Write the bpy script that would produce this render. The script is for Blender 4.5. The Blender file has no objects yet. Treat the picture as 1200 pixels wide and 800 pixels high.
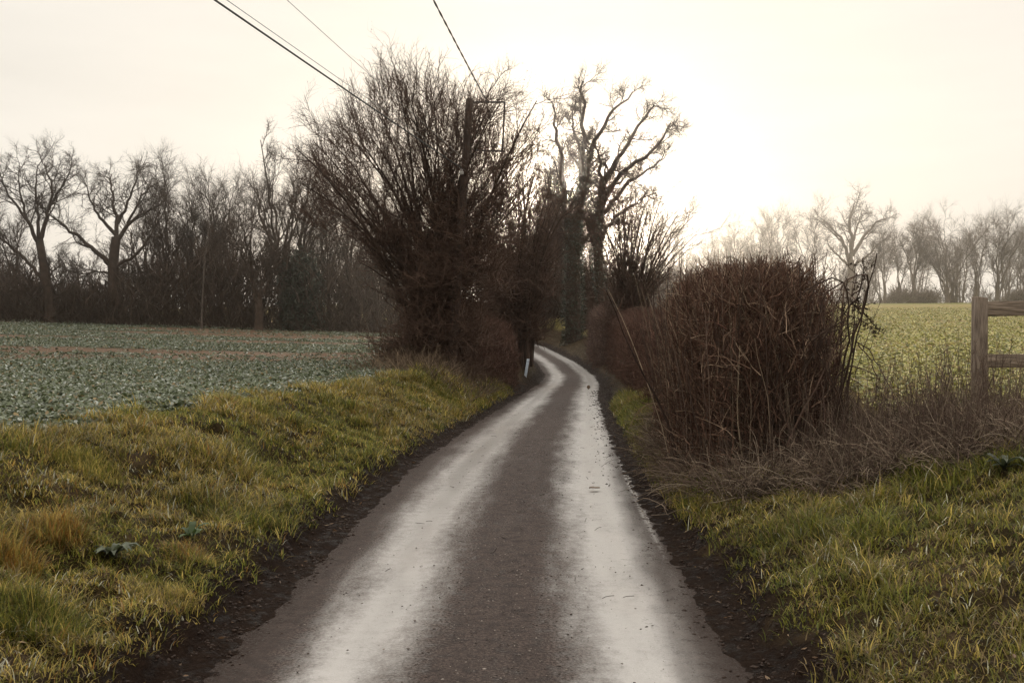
import bpy, math
import numpy as np
from mathutils import Vector
R_ = math.radians
rng = np.random.default_rng(7)
scene = bpy.context.scene
COL = scene.collection

# ------------------------------------------------------------------ camera constants (photo pixels are 1200 x 800)
FPX, EYE, HOR = 1167.0, 1.75, 375.0
def at(u, v, d):
    """point seen at photo pixel (u,v) at depth d"""
    return np.array([(u - 600) / FPX * d, d, EYE + (HOR - v) / FPX * d])

# ------------------------------------------------------------------ noise
def _hash(ix, iy, seed):
    h = (ix.astype(np.int64) * 374761393 + iy.astype(np.int64) * 668265263 + seed * 2147483647) & 0x7fffffff
    h = ((h ^ (h >> 13)) * 1274126177) & 0x7fffffff
    return ((h ^ (h >> 16)) & 0xffff) / 65535.0
def vnoise(x, y, seed=0):
    x = np.asarray(x, float); y = np.asarray(y, float)
    ix, iy = np.floor(x), np.floor(y)
    fx, fy = x - ix, y - iy
    fx = fx * fx * (3 - 2 * fx); fy = fy * fy * (3 - 2 * fy)
    a, b = _hash(ix, iy, seed), _hash(ix + 1, iy, seed)
    c, d = _hash(ix, iy + 1, seed), _hash(ix + 1, iy + 1, seed)
    return (a * (1 - fx) + b * fx) * (1 - fy) + (c * (1 - fx) + d * fx) * fy
def fbm(x, y, seed=0, o=4):
    t, a, n = 0, 0.5, 0
    for k in range(o):
        t = t + a * vnoise(x * 2 ** k + 13.7 * k, y * 2 ** k - 7.1 * k, seed + k); n += a; a *= 0.5
    return t / n
def sstep(a, b, x):
    t = np.clip((np.asarray(x, float) - a) / (b - a), 0, 1)
    return t * t * (3 - 2 * t)

# ------------------------------------------------------------------ the lane and the lie of the land
_cy = np.array([-60, -30, -10, 0, 4.7, 10.9, 16.9, 28.7, 40, 48, 58, 66, 76, 84, 92, 99, 104, 120, 900])
_cx = np.array([-4.2, -2.1, -.85, -.32, -.12, .11, .58, 1.47, 2.45, 2.92, 2.73, 2.26, 1.43, -.1, -3.0, -8.5, -16, -50, -60])
_cz = np.array([0, 0, 0, 0, 0, .05, -.06, -.46, -.75, -.92, -.73, -.57, -.27, 0, .15, .3, .4, .6, .9])
_ty = np.arange(-60, 900, 0.25)
def _smooth(v, w=17):
    k = np.hanning(w); k /= k.sum()
    return np.convolve(np.pad(v, w // 2, mode='edge'), k, 'valid')
_tx, _tz = _smooth(np.interp(_ty, _cy, _cx)), _smooth(np.interp(_ty, _cy, _cz))
_ts = np.gradient(_tx, 0.25)
def xc(y): return np.interp(y, _ty, _tx)
def zc(y): return np.interp(y, _ty, _tz)
def lat(x, y):
    sl = np.interp(y, _ty, _ts)
    return (x - xc(y)) / np.sqrt(1 + np.minimum(sl, 1.2) ** 2)
def edge_l(y): return np.interp(y, [4, 11, 20], [-1.60, -1.5, -1.45])
def edge_r(y): return np.interp(y, [4.5, 11, 17], [1.47, 1.30, 1.20])
def crest_l(y): return np.interp(y, [0, 7.6, 10.4, 18, 26, 60], [-4.3, -3.9, -3.45, -2.95, -2.7, -3.2])
def field_l(x, y):
    r = np.clip((-x - 7) / 30, 0, 2)
    return .80 - .13 * sstep(11, 18, y) * sstep(60, 26, y) + 1.0 * r * np.clip(y / 70, 0, 1.3) + .05 * (fbm(x / 6, y / 6, 3) - .5) * sstep(4, 14, y)
def field_r(x, y):
    d = np.clip(y - 10, 0, 212)
    z = .82 + .0205 * d + np.clip(y - 222, 0, 900) * -.008
    return z + .06 * (fbm(x / 5, y / 5, 5) - .5) + .006 * np.clip(x - 20, 0, 80)
def H(x, y, detail=True):
    x = np.asarray(x, float); y = np.asarray(y, float)
    s = lat(x, y); zr = zc(y); EDGE_L, EDGE_R = edge_l(y), edge_r(y)
    n1 = fbm(x * 1.1, y * 1.1, 11); n2 = fbm(x * 4.5, y * 4.5, 17); n3 = fbm(x * 14, y * 14, 23)
    # left: a cut earth lip, then a tussocky bank up to the field
    c = crest_l(y); fl = field_l(x, y)
    tl = np.clip((EDGE_L - s) / np.maximum(EDGE_L - c, .3), 0, 1)
    lipl = .13 * sstep(EDGE_L + .02, EDGE_L - .22, s + (n2 - .5) * .16)
    zl = zr + lipl + (fl - zr - .13) * (0.35 * tl + 0.65 * sstep(0, 1, tl))
    zl = zl + np.where(s < EDGE_L - .1, ((n1 - .5) * .28 * sstep(0, .25, tl) + (n2 - .5) * .18 * sstep(0, .15, tl)) * (1 - .6 * sstep(.7, 1., tl)), 0) * sstep(90, 30, y) * sstep(c - 1.2, c + .1, s)
    # right: lip, verge, hedge bank up to the field
    fr = field_r(x, y)
    cr = np.interp(y, [0, 6, 10, 16, 30, 60], [3.9, 3.7, 3.6, 4.2, 5.5, 7.5])
    tr = np.clip((s - EDGE_R) / (cr - EDGE_R), 0, 1)
    lipr = .13 * sstep(EDGE_R - .02, EDGE_R + .25, s + (n2 - .5) * .16)
    zrr = zr + lipr + (fr - zr - .13) * (0.55 * tr + 0.45 * sstep(0, 1, tr))
    zrr = zrr + np.where(s > EDGE_R + .1, (n1 - .5) * .2 * sstep(0, .25, tr) + (n2 - .5) * .11 * sstep(0, .15, tr), 0) * sstep(90, 30, y) * sstep(cr + 1.5, cr, s)
    z = np.where(s < 0, zl, zrr)
    onroad = (s > EDGE_L) & (s < EDGE_R)
    edge = np.minimum(s - EDGE_L, EDGE_R - s)
    mud = sstep(.42, .02, edge) * (.03 * n2 + .045 * n3)            # ridge of squeezed mud along the tarmac edge
    z = np.where(onroad, zr - .035 + mud, z)
    z = z + np.where(~onroad, (n3 - .5) * .075 * sstep(60, 15, y), 0)
    return z

# ------------------------------------------------------------------ mesh building
class MB:
    def __init__(s): s.v, s.q, s.t, s.c, s.n = [], [], [], [], 0
    def add(s, v, q=None, t=None, c=None):
        v = np.asarray(v, np.float32).reshape(-1, 3)
        s.v.append(v)
        if q is not None and len(q): s.q.append(np.asarray(q, np.int64).reshape(-1, 4) + s.n)
        if t is not None and len(t): s.t.append(np.asarray(t, np.int64).reshape(-1, 3) + s.n)
        if c is None: c = (1., 1., 1.)
        c = np.asarray(c, np.float32)
        if c.ndim == 1: c = np.tile(c, (len(v), 1))
        s.c.append(c); s.n += len(v)
        return s
    def build(s, name, mat, parent=None, origin=None, smooth=False, uv=None):
        v = np.concatenate(s.v); c = np.concatenate(s.c)
        q = np.concatenate(s.q) if s.q else np.zeros((0, 4), np.int64)
        t = np.concatenate(s.t) if s.t else np.zeros((0, 3), np.int64)
        if origin is not None: v = v - np.asarray(origin, np.float32)
        me = bpy.data.meshes.new(name)
        me.vertices.add(len(v)); me.vertices.foreach_set('co', v.ravel())
        loops = np.concatenate([q.ravel(), t.ravel()]).astype(np.int32)
        me.loops.add(len(loops)); me.loops.foreach_set('vertex_index', loops)
        st = np.concatenate([np.arange(len(q)) * 4, len(q) * 4 + np.arange(len(t)) * 3]).astype(np.int32)
        me.polygons.add(len(st)); me.polygons.foreach_set('loop_start', st)
        me.update(calc_edges=True)
        if smooth: me.polygons.foreach_set('use_smooth', np.ones(len(st), bool))
        a = me.color_attributes.new('Col', 'FLOAT_COLOR', 'POINT')
        a.data.foreach_set('color', np.concatenate([c, np.ones((len(c), 1), np.float32)], 1).ravel())
        if uv is not None:
            l = me.uv_layers.new(name='UVMap')
            l.data.foreach_set('uv', uv[loops].astype(np.float32).ravel())
        me.materials.append(mat)
        o = bpy.data.objects.new(name, me); COL.objects.link(o)
        if parent is not None: o.parent = parent
        elif origin is not None: o.location = origin
        return o
def norm(v): return v / np.maximum(np.linalg.norm(v, axis=-1, keepdims=True), 1e-9)
def tubes(mb, P, R, sides=3, c=None):
    """P (N,K,3) centre lines, R (N,K) radii"""
    P = np.asarray(P, float); R = np.asarray(R, float)
    if P.ndim == 2: P, R = P[None], R[None]
    N, K, _ = P.shape
    if N == 0: return
    T = norm(np.gradient(P, axis=1))
    t0 = norm(P[:, -1] - P[:, 0])
    ref = np.where(np.abs(t0[:, 2:3]) > .8, np.array([[1., .13, 0]]), np.array([[.1, .05, 1.]]))
    A = norm(np.cross(T, ref[:, None, :])); B = np.cross(T, A)
    th = np.arange(sides) / sides * 2 * np.pi
    V = P[:, :, None] + R[:, :, None, None] * (A[:, :, None] * np.cos(th)[:, None] + B[:, :, None] * np.sin(th)[:, None])
    i = np.arange(N * K * sides).reshape(N, K, sides); j = np.roll(i, -1, 2)
    Q = np.stack([i[:, :-1], j[:, :-1], j[:, 1:], i[:, 1:]], -1).reshape(-1, 4)
    if c is not None and np.ndim(c) == 2: c = np.repeat(np.asarray(c), K * sides, 0)
    mb.add(V, Q, None, c)
def box(mb, lo, hi, c=None):
    x0, y0, z0 = lo; x1, y1, z1 = hi
    v = [(x0, y0, z0), (x1, y0, z0), (x1, y1, z0), (x0, y1, z0), (x0, y0, z1), (x1, y0, z1), (x1, y1, z1), (x0, y1, z1)]
    mb.add(v, [(0, 3, 2, 1), (4, 5, 6, 7), (0, 1, 5, 4), (1, 2, 6, 5), (2, 3, 7, 6), (3, 0, 4, 7)], None, c)
def rdirs(n, r=rng): return norm(r.normal(size=(n, 3)))
def walk(P0, D0, L, K, wig, up, r=rng, grav=0):
    """random-walk centre lines from P0 in direction D0 with length L"""
    N = len(P0); P = np.zeros((N, K, 3)); P[:, 0] = P0; D = norm(D0)
    for k in range(1, K):
        D = norm(D + r.normal(size=(N, 3)) * wig + np.array([0, 0, 1.]) * up)
        P[:, k] = P[:, k - 1] + D * (L / (K - 1))[:, None]
    return P
def sample(P, R, idx, t):
    K = P.shape[1]; f = t * (K - 1); k = np.minimum(f.astype(int), K - 2); w = (f - k)[:, None]
    a, b = P[idx, k], P[idx, k + 1]
    return a * (1 - w) + b * w, norm(b - a), R[idx, k] * (1 - w[:, 0]) + R[idx, k + 1] * w[:, 0]
def sprout(P, R, n, tr, ang, L, K, wig, up, rr, rmin, r=rng, fall=.28, tip=.3, bias=None):
    N = len(P); idx = np.repeat(np.arange(N), n)
    if N == 0: return np.zeros((0, K, 3)), np.zeros((0, K))
    t = ((np.tile(np.arange(n), N) + r.random(N * n)) / n) * (tr[1] - tr[0]) + tr[0]
    p, d, rad = sample(P, R, idx, t)
    perp = rdirs(len(idx), r); perp = norm(perp - d * np.sum(perp * d, 1, keepdims=True))
    a = np.radians(ang) * (0.7 + 0.6 * r.random(len(idx)))[:, None]
    D = d * np.cos(a) + perp * np.sin(a)
    if bias is not None: D = D + bias
    Lk = np.linalg.norm(np.diff(P, axis=1), axis=2).sum(1) if L < 0 else np.full(N, L)
    if L < 0: Lk = np.maximum(Lk, .65 * np.median(Lk))
    Lk = Lk[idx]
    ln = (abs(L) if L < 0 else 1) * Lk * (1 - fall * t) * (0.6 + .7 * r.random(len(idx)))
    Q = walk(p, D, ln, K, wig, up, r)
    r0 = np.maximum(rad * rr * (.7 + .5 * r.random(len(idx))), rmin)
    r0 = np.minimum(r0, rad * .95)
    return Q, r0[:, None] * np.linspace(1, tip, K)[None]
def resample(pts, K):
    pts = np.asarray(pts, float)
    d = np.r_[0, np.cumsum(np.linalg.norm(np.diff(pts, axis=0), axis=1))]
    t = np.linspace(0, d[-1], K); q = np.stack([np.interp(t, d, pts[:, i]) for i in range(3)], 1)
    for _ in range(2):
        q[1:-1] = .25 * q[:-2] + .5 * q[1:-1] + .25 * q[2:]
    return q
def leaves(mb, P, size, r=rng, c=None, asp=.6, flat=0.):
    """small folded leaf faces centred at P"""
    n = len(P); a = rdirs(n, r); b = rdirs(n, r)
    a[:, 2] *= (1 - flat); b[:, 2] *= (1 - flat); a = norm(a)
    b = norm(b - a * np.sum(a * b, 1, keepdims=True)); nn = np.cross(a, b)
    s = (np.asarray(size) * (.6 + .8 * r.random(n)))[:, None]
    V = np.stack([P - a * s, P + b * s * asp * .5 + nn * s * .15, P + a * s, P - b * s * asp * .5 + nn * s * .15], 1)
    i = np.arange(n * 4).reshape(n, 4)
    if c is not None and np.ndim(c) == 2: c = np.repeat(c, 4, 0)
    mb.add(V, None, np.concatenate([i[:, [0, 1, 2]], i[:, [0, 2, 3]]]), c)
def blades(mb, X, Y, Z, h, w, lean, c, r=rng, bend=.6):
    """grass blades: two-segment tapering ribbons"""
    n = len(X); az = r.random(n) * 2 * np.pi
    fx, fy = np.cos(az), np.sin(az)
    base = np.stack([X, Y, Z - .01], 1)
    side = np.stack([-fy, fx, np.zeros(n)], 1) * (w * .5)[:, None]
    ln = lean * (.4 + 1.2 * r.random(n))
    d1 = norm(np.stack([fx * ln, fy * ln, np.ones(n)], 1))
    d2 = norm(np.stack([fx * ln * (1 + 2 * bend), fy * ln * (1 + 2 * bend), 1 - bend * ln], 1))
    m = base + d1 * (h * .55)[:, None]; tp = m + d2 * (h * .5)[:, None]
    V = np.stack([base - side, base + side, m - side * .75, m + side * .75, tp], 1)
    i = np.arange(n * 5).reshape(n, 5)
    mb.add(V, i[:, [0, 1, 3, 2]], i[:, [2, 3, 4]], np.repeat(c, 5, 0))

# ------------------------------------------------------------------ materials
def newmat(name):
    m = bpy.data.materials.new(name); m.use_nodes = True
    nt = m.node_tree; nt.nodes.clear(); return m, nt
def N_(nt, typ, **kw):
    n = nt.nodes.new(typ)
    for k, v in kw.items():
        if k in n.inputs: n.inputs[k].default_value = v
        else: setattr(n, k, v)
    return n
def L_(nt, a, b): nt.links.new(a, b)
def mix(nt, fac, a, b, typ='MIX'):
    n = nt.nodes.new('ShaderNodeMix'); n.data_type = 'RGBA'; n.blend_type = typ
    for sock, val in ((n.inputs[0], fac), (n.inputs[6], a), (n.inputs[7], b)):
        if isinstance(val, bpy.types.NodeSocket): nt.links.new(val, sock)
        elif isinstance(val, (int, float)): sock.default_value = val
        else: sock.default_value = (*val[:3], 1)
    return n.outputs[2]
def math_(nt, op, a, b=None, c=None, clamp=False):
    n = nt.nodes.new('ShaderNodeMath'); n.operation = op; n.use_clamp = clamp
    for i, val in enumerate((a, b, c)):
        if val is None: continue
        if isinstance(val, bpy.types.NodeSocket): nt.links.new(val, n.inputs[i])
        else: n.inputs[i].default_value = val
    return n.outputs[0]
def ramp(nt, fac, stops):
    n = nt.nodes.new('ShaderNodeValToRGB'); L_(nt, fac, n.inputs[0]); e = n.color_ramp.elements
    while len(e) < len(stops): e.new(.5)
    for el, (p, c) in zip(e, stops):
        el.position = p; el.color = (c, c, c, 1) if isinstance(c, (int, float)) else (*c, 1)
    return n.outputs[0]
def noise(nt, vec, scale, detail=4, rough=.55, dist=0):
    n = N_(nt, 'ShaderNodeTexNoise', Scale=scale, Detail=detail, Roughness=rough, Distortion=dist)
    if vec is not None: L_(nt, vec, n.inputs['Vector'])
    return n.outputs['Fac']
def simple(name, base, var=.35, scale=8, rough=.85, spec=.3, transl=0., usecol=False, bump=0., stretch=None, alt=None):
    m, nt = newmat(name)
    tc = nt.nodes.new('ShaderNodeTexCoord'); vec = tc.outputs['Object']
    if stretch:
        mp = N_(nt, 'ShaderNodeMapping', Scale=stretch); L_(nt, vec, mp.inputs['Vector']); vec = mp.outputs[0]
    f = noise(nt, vec, scale)
    f2 = ramp(nt, f, [(.3, 0.), (.7, 1.)])
    if usecol:
        at_ = nt.nodes.new('ShaderNodeAttribute'); at_.attribute_name = 'Col'; bc = at_.outputs['Color']
        col = mix(nt, f2, mix(nt, 1., bc, (1 - var,) * 3, 'MULTIPLY'), mix(nt, 1., bc, (1 + var,) * 3, 'MULTIPLY'))
    else:
        alt = alt or tuple(b * (1 + var) for b in base)
        col = mix(nt, f2, tuple(b * (1 - var) for b in base), alt)
    p = N_(nt, 'ShaderNodeBsdfPrincipled', Roughness=rough); p.inputs['Specular IOR Level'].default_value = spec
    L_(nt, col, p.inputs['Base Color'])
    if bump:
        b = N_(nt, 'ShaderNodeBump', Strength=bump, Distance=.02); L_(nt, f, b.inputs['Height']); L_(nt, b.outputs[0], p.inputs['Normal'])
    sh = p.outputs[0]
    if transl:
        t = nt.nodes.new('ShaderNodeBsdfTranslucent'); L_(nt, col, t.inputs['Color'])
        mx = N_(nt, 'ShaderNodeMixShader', Fac=transl); L_(nt, sh, mx.inputs[1]); L_(nt, t.outputs[0], mx.inputs[2]); sh = mx.outputs[0]
    o = nt.nodes.new('ShaderNodeOutputMaterial'); L_(nt, sh, o.inputs['Surface'])
    return m
M = {}
M['bark'] = simple('bark_dark', (.050, .033, .025), .4, 6, .9, .08, bump=.6, stretch=(1, 1, .25))
M['bark_far'] = simple('bark_grey_brown', (.055, .039, .029), .35, 3, .9, .06)
M['bark_mist'] = simple('bark_haze_paled', (.17, .135, .105), .3, 3, .9, .1)  # brown bark lightened, part of the distance haze put into its colour
M['birch'] = simple('bark_birch', (.085, .068, .056), .3, 5, .8, .2)
M['twig'] = simple('twig_brown', (.055, .035, .026), .35, 20, .85, .08)
M['shrub'] = simple('shrub_twigs', (.088, .056, .042), .45, 9, .9, .06)
M['hedge'] = simple('hedge_twigs', (1, 1, 1), .35, 9, .9, .06, usecol=True)
M['leafy'] = simple('living_leaf', (1, 1, 1), .2, 12, .6, .35, transl=.3, usecol=True)
M['grass'] = simple('grass_blades', (1, 1, 1), .3, 10, .6, .2, transl=.4, usecol=True)
M['crop'] = simple('crop_leaf', (1, 1, 1), .2, 6, .55, .22, transl=.3, usecol=True)
M['ivy'] = simple('ivy_leaf', (.028, .035, .020), .4, 9, .55, .35)
M['wood'] = simple('weathered_wood', (.14, .105, .082), .4, 5, .85, .15, bump=.7, stretch=(7, 7, 1), alt=(.25, .20, .16))
M['rail'] = simple('weathered_rail', (.14, .105, .082), .4, 5, .85, .15, bump=.7, stretch=(1, 7, 9), alt=(.26, .205, .16))
M['polewood'] = simple('creosoted_pole', (.065, .045, .036), .35, 7, .85, .25, bump=.4, stretch=(4, 4, .3))
M['iron'] = simple('dark_iron', (.045, .035, .032), .3, 12, .6, .4)
M['cable'] = simple('cable_sheath', (.02, .018, .017), .3, 10, .6, .3)
M['wire'] = simple('thin_wire', (.10, .09, .085), .3, 10, .6, .3)
M['porcelain'] = simple('porcelain', (.55, .53, .50), .1, 10, .4, .5)
M['plastic'] = simple('marker_plastic', (.36, .41, .47), .15, 30, .5, .4)
M['reflector'] = simple('marker_band', (.24, .28, .34), .15, 30, .35, .5)
M['mud'] = simple('mud_lumps', (.021, .012, .008), .5, 30, .6, .12, bump=.5)
M['grit'] = simple('road_grit', (1, 1, 1), .3, 40, .75, .3, usecol=True)
M['deadleaf'] = simple('fallen_leaf', (.10, .06, .03), .4, 30, .6, .35, transl=.2)

# terrain: zone colours of the real soils and swards per vertex, broken up with noise
def terrain_mat():
    m, nt = newmat('soil_and_sward')
    at_ = nt.nodes.new('ShaderNodeAttribute'); at_.attribute_name = 'Col'
    g = nt.nodes.new('ShaderNodeNewGeometry'); pos = g.outputs['Position']
    n1, n2, n3 = noise(nt, pos, 1.3, 5), noise(nt, pos, 9, 5, .65), noise(nt, pos, 45, 4, .7)
    col = mix(nt, ramp(nt, n2, [(.35, 0.), (.68, 1.)]), mix(nt, 1., at_.outputs['Color'], (.55, .5, .48), 'MULTIPLY'), mix(nt, 1., at_.outputs['Color'], (1.35, 1.35, 1.25), 'MULTIPLY'))
    col = mix(nt, ramp(nt, n1, [(.4, 0.), (.62, .5)]), col, mix(nt, 1., col, (.75, .66, .58), 'MULTIPLY'))
    col = mix(nt, ramp(nt, n3, [(.55, 0.), (.75, .6)]), col, mix(nt, 1., col, (.6, .55, .5), 'MULTIPLY'))
    p = N_(nt, 'ShaderNodeBsdfPrincipled'); L_(nt, col, p.inputs['Base Color'])
    L_(nt, ramp(nt, n2, [(.36, .42), (.5, .95)]), p.inputs['Roughness']); p.inputs['Specular IOR Level'].default_value = .06
    h = math_(nt, 'ADD', n2, math_(nt, 'MULTIPLY', n3, .6))
    b = N_(nt, 'ShaderNodeBump', Strength=1., Distance=.07); L_(nt, h, b.inputs['Height']); L_(nt, b.outputs[0], p.inputs['Normal'])
    o = nt.nodes.new('ShaderNodeOutputMaterial'); L_(nt, p.outputs[0], o.inputs['Surface'])
    return m
def road_mat():
    m, nt = newmat('wet_lane')
    tc = nt.nodes.new('ShaderNodeTexCoord'); sp = nt.nodes.new('ShaderNodeSeparateXYZ'); L_(nt, tc.outputs['UV'], sp.inputs[0])
    s, t = sp.outputs[0], sp.outputs[1]
    cb = nt.nodes.new('ShaderNodeCombineXYZ'); L_(nt, s, cb.inputs[0]); L_(nt, math_(nt, 'MULTIPLY', t, .22), cb.inputs[1]); streak = cb.outputs[0]
    cb2 = nt.nodes.new('ShaderNodeCombineXYZ'); L_(nt, s, cb2.inputs[0]); L_(nt, t, cb2.inputs[1]); uv = cb2.outputs[0]
    nlow, nst = noise(nt, uv, .8, 3), noise(nt, streak, 5, 5, .6)
    nmid, nfin, nvf = noise(nt, uv, 11, 5, .65), noise(nt, uv, 60, 4, .7), noise(nt, uv, 190, 3, .7)
    wob = math_(nt, 'MULTIPLY', math_(nt, 'SUBTRACT', noise(nt, streak, 1.6, 3), .5), .30)
    sw = math_(nt, 'ADD', s, wob)
    def band(c, w, soft):
        d = math_(nt, 'ABSOLUTE', math_(nt, 'SUBTRACT', sw, c))
        return math_(nt, 'SUBTRACT', 1., math_(nt, 'DIVIDE', math_(nt, 'SUBTRACT', d, w), soft), clamp=True)
    bl, br = band(-.70, .05, .47), band(.75, .09, .48)
    wet = math_(nt, 'ADD', bl, br, clamp=True)
    # ragged: coarse grit breaks the film where it thins out
    rag = math_(nt, 'ADD', math_(nt, 'MULTIPLY', math_(nt, 'SUBTRACT', nmid, .5), .9), math_(nt, 'MULTIPLY', math_(nt, 'SUBTRACT', nfin, .5), 1.4))
    rag = math_(nt, 'ADD', rag, math_(nt, 'MULTIPLY', math_(nt, 'SUBTRACT', nst, .5), .9))
    wetr = math_(nt, 'ADD', wet, math_(nt, 'MULTIPLY', rag, math_(nt, 'SUBTRACT', 1.15, math_(nt, 'MULTIPLY', wet, .55))), clamp=True)
    wetr = ramp(nt, wetr, [(.14, 0.), (1., 1.)])
    # water lying in the gutter on the right
    gut = math_(nt, 'SUBTRACT', 1., math_(nt, 'DIVIDE', math_(nt, 'ABSOLUTE', math_(nt, 'SUBTRACT', s, 1.14)), .055), clamp=True)
    gut = math_(nt, 'MULTIPLY', gut, ramp(nt, nmid, [(.42, 0.), (.52, 1.)]))
    grain = math_(nt, 'ADD', math_(nt, 'MULTIPLY', ramp(nt, nvf, [(.40, 0.), (.62, 1.)]), .55), math_(nt, 'MULTIPLY', ramp(nt, nfin, [(.36, 0.), (.62, 1.)]), .45))
    wetr = math_(nt, 'MULTIPLY', wetr, math_(nt, 'SUBTRACT', 1., math_(nt, 'MULTIPLY', grain, math_(nt, 'SUBTRACT', .75, math_(nt, 'MULTIPLY', wetr, .45)))))
    far_ = nt.nodes.new('ShaderNodeMapRange'); L_(nt, t, far_.inputs[0]); far_.inputs[1].default_value = 36.5; far_.inputs[2].default_value = 39.
    gut = math_(nt, 'MULTIPLY', gut, far_.outputs[0])
    film = math_(nt, 'MAXIMUM', wetr, gut)
    dry = mix(nt, ramp(nt, nfin, [(.35, 0.), (.65, 1.)]), (.010, .0065, .0055), (.080, .057, .049))
    dry = mix(nt, ramp(nt, nmid, [(.44, 0.), (.62, .8)]), dry, (.014, .009, .008))
    dry = mix(nt, ramp(nt, nvf, [(.60, 0.), (.68, .7)]), dry, (.17, .14, .125))
    wetc = mix(nt, nst, (.060, .050, .042), (.105, .090, .076))
    wetc = mix(nt, math_(nt, 'MULTIPLY', math_(nt, 'LESS_THAN', s, 0.), ramp(nt, noise(nt, streak, 1.1, 4), [(.35, .15), (.6, .85)])), wetc, (.075, .056, .042))
    wetc = mix(nt, ramp(nt, nvf, [(.42, .55), (.6, 0.)]), wetc, (.035, .028, .024))
    rust = math_(nt, 'MULTIPLY', ramp(nt, noise(nt, streak, 2.6, 4), [(.5, 0.), (.75, .6)]), wet)
    wetc = mix(nt, rust, wetc, (.07, .042, .026))
    col = mix(nt, film, dry, wetc)
    # mud carried in along both edges
    edge = math_(nt, 'ABSOLUTE', math_(nt, 'ADD', sw, .09))
    me_ = ramp(nt, math_(nt, 'ADD', edge, math_(nt, 'MULTIPLY', math_(nt, 'SUBTRACT', nmid, .5), .35)), [(.0, 0.), (1., 1.)])
    mr = nt.nodes.new('ShaderNodeMapRange'); L_(nt, math_(nt, 'ADD', edge, math_(nt, 'ADD', math_(nt, 'MULTIPLY', math_(nt, 'SUBTRACT', nmid, .5), .8), math_(nt, 'MULTIPLY', math_(nt, 'SUBTRACT', nfin, .5), .5))), mr.inputs[0])
    mr.inputs[1].default_value = .98; mr.inputs[2].default_value = 1.32
    mudf = math_(nt, 'MULTIPLY', mr.outputs[0], math_(nt, 'SUBTRACT', 1., gut))
    col = mix(nt, mudf, col, mix(nt, nfin, (.012, .0075, .006), (.04, .028, .023)))
    rw = ramp(nt, nst, [(.3, .20), (.7, .36)])
    rough = mix(nt, film, (.85,) * 3, rw)
    rough = mix(nt, gut, rough, (.08,) * 3)
    rough = mix(nt, mudf, rough, ramp(nt, nfin, [(.42, .35), (.5, .85)]))
    p = N_(nt, 'ShaderNodeBsdfPrincipled'); L_(nt, col, p.inputs['Base Color']); L_(nt, rough, p.inputs['Roughness'])
    L_(nt, mix(nt, mudf, mix(nt, film, (.22,) * 3, (1.,) * 3), (.10,) * 3), p.inputs['Specular IOR Level'])
    L_(nt, mix(nt, film, (1.45,) * 3, (2.35,) * 3), p.inputs['IOR'])
    hgt = math_(nt, 'ADD', math_(nt, 'MULTIPLY', nfin, .6), math_(nt, 'ADD', nmid, math_(nt, 'MULTIPLY', nvf, .4)))
    b = N_(nt, 'ShaderNodeBump', Distance=.02); L_(nt, hgt, b.inputs['Height'])
    st = mix(nt, film, (.9,) * 3, (.035,) * 3); L_(nt, st, b.inputs['Strength']); L_(nt, b.outputs[0], p.inputs['Normal'])
    o = nt.nodes.new('ShaderNodeOutputMaterial'); L_(nt, p.outputs[0], o.inputs['Surface'])
    return m

# ------------------------------------------------------------------ tagging
def thing(name, label, cat, loc=(0, 0, 0), group=None):
    o = bpy.data.objects.new(name, None); COL.objects.link(o); o.location = loc; o.empty_display_size = .3
    o['label'] = label; o['category'] = cat
    if group: o['group'] = group
    return o
def tag(o, label, cat, group=None):
    o['label'] = label; o['category'] = cat
    if group: o['group'] = group
    return o
def setting(o, kind='structure', label=None, cat=None):
    o['kind'] = kind
    if label: o['label'] = label; o['category'] = cat
    return o

# ================================================================== SETTING
def axis(segs):
    out = [np.array([segs[0][0]])]
    for a, b, st in segs:
        n = max(1, int(round((b - a) / st))); out.append(np.linspace(a, b, n + 1)[1:])
    return np.concatenate(out)
gx = axis([(-420, -200, 40), (-200, -60, 10), (-60, -14, 1.5), (-14, -5.5, .3), (-5.5, 5.5, .055), (5.5, 12, .3), (12, 60, 1.5), (60, 200, 10), (200, 420, 40)])
gy = axis([(-60, -6, 2), (-6, 2, .5), (2, 12, .07), (12, 30, .16), (30, 110, .7), (110, 260, 4), (260, 460, 40)])
X, Y = np.meshgrid(gx, gy)
Z = H(X, Y)
S = lat(X, Y); C = crest_l(Y)
nb = fbm(X * .9, Y * .9, 31); nc = fbm(X / 9, Y / 3.5, 37); nd = fbm(X * 5, Y * 5, 39)
col = np.zeros(X.shape + (3,))
def lay(mask, c):
    global col
    col = col * (1 - mask[..., None]) + np.array(c) * mask[..., None]
lay(np.ones_like(X), (.030, .021, .009))
lf = sstep(C + .1, C - .3, S)
lay(lf, (.040, .046, .022))
lay(lf * sstep(.50, .62, nc + .1 * sstep(35, 60, Y) - .3 * sstep(26, 16, Y)), (.115, .075, .052))
rf = sstep(3.4, 4.2, S)
lay(rf, (.21, .185, .07)); lay(rf * sstep(.5, .65, nc), (.26, .20, .10)); lay(rf * sstep(150, 185, Y), (.17, .17, .06))
EL_, ER_ = edge_l(Y), edge_r(Y)
sward = sstep(EL_ - .12, EL_ - .4, S + (nd - .5) * .5) * (1 - lf) + sstep(ER_ + .12, ER_ + .45, S + (nd - .5) * .6) * (1 - rf)
bare = (1 - np.clip(sward + lf + rf, 0, 1))
lay(bare, (.014, .008, .0055))
lay((1 - bare) * (1 - lf) * (1 - rf) * sstep(.5, .75, nd), (.06, .042, .025))
mb = MB(); ny, nx = X.shape
ii = np.arange(ny * nx).reshape(ny, nx)
mb.add(np.stack([X, Y, Z], -1), np.stack([ii[:-1, :-1], ii[:-1, 1:], ii[1:, 1:], ii[1:, :-1]], -1), None, col.reshape(-1, 3))
ground = setting(mb.build('ground', terrain_mat(), smooth=True))

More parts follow.
